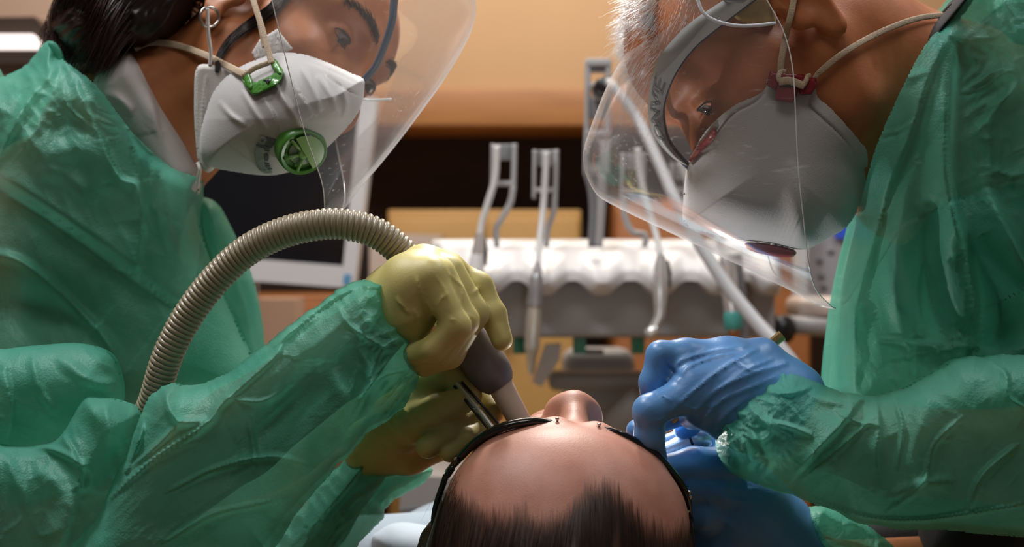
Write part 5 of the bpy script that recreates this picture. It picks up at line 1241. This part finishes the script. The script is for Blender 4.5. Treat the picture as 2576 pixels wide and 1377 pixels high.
# ------------------------------------------------------------------ respirator of the left clinician
rl = thing('respirator_mask', 'white pleated respirator with green valve on the left clinician', 'mask', P(690, 440, 1.05))
ol = [(512, 300), (535, 235), (566, 196), (604, 168), (650, 148), (700, 133), (760, 136), (820, 155), (880, 182), (914, 198), (917, 222), (911, 262), (893, 296), (860, 336), (820, 376), (780, 412), (740, 430), (690, 441), (640, 440), (580, 431), (522, 418), (504, 392), (502, 350)]
rid = [([(610, 230), (640, 280), (672, 330)], 7, .003, 'r'), ([(690, 210), (720, 260), (757, 318)], 7, .004, 'r'), ([(718, 165), (750, 230), (792, 290)], 8, .004, 'c'), ([(760, 170), (790, 230), (806, 280)], 8, .0035, 'r'),
       ([(550, 255), (580, 290), (616, 316)], 7, .003, 'r'), ([(800, 190), (832, 240), (850, 280)], 8, .003, 'r'), ([(860, 220), (870, 260), (868, 300)], 8, .0025, 'r'), ([(660, 240), (690, 290), (700, 330)], 9, .003, 'c'),
       ([(640, 166), (700, 148), (770, 153), (850, 186), (908, 216)], 3, .0014, 'v'), ([(828, 172), (825, 192), (870, 224), (906, 242)], 2.6, .0022, 'v'), ([(560, 208), (528, 260), (512, 330), (518, 400)], 3, .0012, 'v')]
v, f = relief(ol, 3.4, B=0.046, R=150, ridges=rid, power=2.0, Yfn=lambda x, y: 1.082-0.042*np.clip((x-520)/400, 0, 1)+0.012*np.clip((y-300)/140, 0, 1), back=0.2)
VML = v; make('shell', v, f, mat('respirator_paper', (0.48, 0.455, 0.44), 0.65, noise=0.04, nscale=60, bump=0.25, bscale=900, sheen=0.2, bdist=0.0005), rl)
Vn = VML
M_LIME = mat('green_clip', (0.055, 0.22, 0.022), 0.32, noise=0.12, nscale=90)
M_LIME2 = mat('light_green', (0.17, 0.34, 0.09), 0.35, noise=0.1, nscale=90)
for nm, o_ in (('clip', [(608, 198), (632, 208), (690, 184), (700, 164), (712, 176), (711, 192), (700, 212), (662, 232), (640, 240), (622, 226)]), ('clip_bar', [(612, 180), (624, 178), (636, 206), (634, 226), (622, 222), (612, 200)]), ('clip_bar', [(676, 150), (692, 148), (706, 168), (710, 186), (700, 188), (686, 172)])):
    v, f = patch(o_, Vn, 0.0015, 0.003 if nm == 'clip' else 0.0045, 2.6); make(nm, v, f, M_LIME, rl)
v, f = patch([(660, 201), (682, 198), (674, 212), (668, 206)], Vn, 0.0050, 0.0004, 2); make('clip_mark', v, f, M_BLACK, rl)
strap('strap_loop', on_surf([(612, 192), (640, 172), (676, 158)], Vn, 0.006, 16), m_px(7, 1.05), M_ELAST, rl, updir=(0, 1, 0), flat=0.35)
def free_path(pts): return smooth_path(PX(pts), 40)
strap('strap', free_path([(684, 160, 1.030), (672, 118, 1.035), (656, 60, 1.042), (640, 10, 1.05), (626, -40, 1.06)]), m_px(8, 1.04), M_ELAST, rl, updir=(0, 1, 0))
strap('strap', free_path([(664, 120, 1.044), (652, 60, 1.05), (642, 20, 1.055), (630, -40, 1.06)]), m_px(5, 1.05), M_ELAST, rl, updir=(0, 1, 0))
pp = on_surf([(616, 188), (560, 160), (510, 136), (450, 115), (395, 107), (358, 112), (338, 124)], np.vstack([VL, VML]), 0.0025, 60, 14)
strap('strap', pp, m_px(9, 1.08), M_ELAST, rl, updir=(0, 1, 0))
# exhalation valve
n_ = np.array([0.64*.66, -.75, -.77*.66]); n_ /= np.linalg.norm(n_)
c0 = P(760, 379, 1.0); c0 = P(760, 379, float(depth_at(Vn, [760], [379])[0])-0.001)
Rv = 64*1.03/F
def vl(prof, n=40): 
    v, f = lathe(c0, c0+n_*0.01, prof, n); return MB().add(v, f)
val = vl([(-.8, Rv*1.0), (.1, Rv*1.0), (.35, Rv*.97), (.45, Rv*.92), (.40, Rv*.80), (.10, Rv*.76), (.10, 0)]).build('valve', M_LIME, rl, sharp=40)
vl([(.12, Rv*.60), (.25, Rv*.55), (.30, 0)]).build('membrane', mat('valve_membrane', (0.30, 0.36, 0.26), 0.35, noise=0.1), val)
e1 = np.cross(n_, [0, 0, 1.0]); e1 /= np.linalg.norm(e1); e2 = np.cross(n_, e1)
for k in range(6):
    an = k*math.pi/3+0.35; d_ = math.cos(an)*e1+math.sin(an)*e2
    MB().tube(np.array([c0+n_*.0042+d_*Rv*.2, c0+n_*.0048+d_*Rv*.5, c0+n_*.0042+d_*Rv*.80]), 0.0014, 8).build('spoke', M_LIME2, val)
vl([(.30, Rv*.24), (.55, Rv*.24), (.62, Rv*.18), (.62, 0)], 24).build('hub', M_LIME2, val)
d_ = e1*np.sign(e1[0])
cap = []
for i in range(9):
    for j in range(13):
        r_ = Rv*.80*i/8; an = -math.pi/2+math.pi*j/12; cap.append(c0+n_*(.0058+.0012*(1-(i/8)**2))+r_*(math.cos(an)*(0.8*e1*np.sign(e1[0])-.6*e2*np.sign(e2[2])*-1)/1.0+math.sin(an)*(0.6*e1*np.sign(e1[0])+.8*e2*np.sign(e2[2])*-1)))
make('valve_cap', np.array(cap), [[i*13+j, i*13+j+1, (i+1)*13+j+1, (i+1)*13+j] for i in range(8) for j in range(12)], M_LIME2, val)
# printed mark: a round eye, a wing and rows of small print
M_PRINT = mat('grey_ink', (0.13, 0.15, 0.16), 0.6, noise=0.25, nscale=600)
M_PRINT2 = mat('pale_ink', (0.34, 0.38, 0.38), 0.6, noise=0.2, nscale=700)
def ring_pts(cx, cy, r, n=16): return [(cx+r*math.cos(2*math.pi*k/n), cy+r*math.sin(2*math.pi*k/n)) for k in range(n)]
def printed(name, o_, m, lift=0.0006, step=1.6):
    v, f = patch(o_, Vn, lift, 0.0002, step, R=2, r=5.0); make(name, v, f, m, rl)
printed('print_disc', ring_pts(661, 354, 11), M_PRINT2); printed('print_dot', ring_pts(660, 354, 3.6), M_PRINT, 0.0012)
printed('print_wing', [(670, 348), (684, 350), (696, 356), (686, 368), (678, 374), (666, 370)], M_PRINT); printed('print_bar', [(648, 362), (676, 370), (674, 375), (647, 368)], M_PRINT, 0.0011)
printed('print_field', [(644, 372), (664, 374), (663, 392), (664, 410), (672, 424), (686, 434), (662, 436), (648, 420), (642, 396)], M_PRINT2)
for (x0, y0, w, h) in ((668, 377, 11, 3.5), (666, 387, 10, 16), (669, 409, 9, 3), (671, 415, 9, 4), (676, 422, 8, 4)):
    printed('print_row', [(x0, y0), (x0+w, y0+1), (x0+w-1, y0+h+1), (x0-1, y0+h)], M_PRINT, 0.0010)
# thin surgical mask worn underneath
sm = thing('surgical_mask', 'thin white surgical mask edge under the pleated respirator', 'mask', P(500, 420, 1.1))
M_SURG = mat('surgical_paper', (0.66, 0.62, 0.58), 0.8, noise=0.05, bump=0.3, bscale=800)
o_ = [(494, 172), (530, 162), (590, 172), (640, 196), (600, 300), (540, 424), (503, 418), (491, 340), (488, 250)]
v, f = relief(o_, 3.5, B=0.006, R=14, back=0.3, Yfn=lambda x, y: 1.090+0.0*x, ridges=[([(520, 190), (512, 260), (508, 330), (514, 400)], 4, .0018, 'r')]); VS = v; make('side_panel', v, f, M_SURG, sm)
for k in range(22):
    y = 172+k*10.5; x = 496-3*math.sin(k/21*math.pi)
    v, f = patch(ring_pts(x, y, 1.7, 6), VS, 0.0004, 0.0002, 1.2, R=2, r=6); make('weld_dot', v, f, M_PRINT2, sm)
v, f = patch([(633, 132), (652, 100), (698, 72), (738, 124), (700, 138), (640, 150)], VL, 0.004, 0.0012, 3, smooth=False, r=14); VT = v; make('cheek_panel', v, f, M_SURG, sm)
for (x, y) in ((694, 88), (698, 94), (703, 100), (708, 106), (713, 111), (645, 128), (652, 122), (660, 126)):
    v, f = patch(ring_pts(x, y, 1.8, 6), VT, 0.0004, 0.0002, 1.2, R=2, r=6); make('weld_dot', v, f, M_PRINT2, sm)
MB().tube(free_path([(522, 20, 1.080), (524, 80, 1.082), (530, 130, 1.085), (528, 165, 1.086)]), 0.0014, 8).build('ear_loop', M_SURG, sm)
MB().tube(free_path([(497, 410, 1.085), (503, 428, 1.083), (500, 446, 1.086), (497, 470, 1.09)]), 0.0014, 8).build('ear_loop', M_SURG, sm)
# earring
er = thing('hoop_earring', 'small silver hoop earring hanging from the ear at left', 'earring', P(527, 68, 1.085))
th = np.linspace(0, 2*math.pi, 49); MB().tube(np.array([P(527+24*math.cos(a_), 43+25*math.sin(a_), 1.083+0.006*math.cos(a_)) for a_ in th]), m_px(4.2, 1.08), 10, cap=False).build('hoop', mat('dull_silver', (0.42, 0.38, 0.34), 0.25, metal=1.0, noise=0.1), er)
# face shield of the left clinician
sl = thing('face_shield', 'clear face shield of the left clinician, lower corner above the hose', 'face shield', P(820, 525, 1.03))
visor('v', [(1120, -90), (1192, -10), (1188, 66), (1132, 168), (1060, 268), (980, 370), (900, 462), (822, 548)],
      [(665, -90), (684, 0), (702, 78), (732, 200), (764, 326), (790, 400), (812, 470), (818, 546)], 1.045, (.965, .968, .975, .99, 1.01), (1.19, 1.19, 1.18, 1.15, 1.10), M_VISOR, sl, 0.0004)
pp = smooth_path(PX([(1000, -60, 1.05), (992, 0, 1.045), (986, 55, 1.042), (966, 118, 1.045), (944, 168, 1.05), (916, 202, 1.06)]), 30)
MB().tube(pp, np.linspace(.0030, .0022, 30), 10, flat=3.0, updir=(0, 1, 0)).build('headband', M_NAVY, sl)
MB().tube(smooth_path(PX([(985, 250, 1.10), (930, 252, 1.10), (900, 248, 1.09)]), 12), 0.0010, 6).build('side_tab', M_VEDGE, sl)
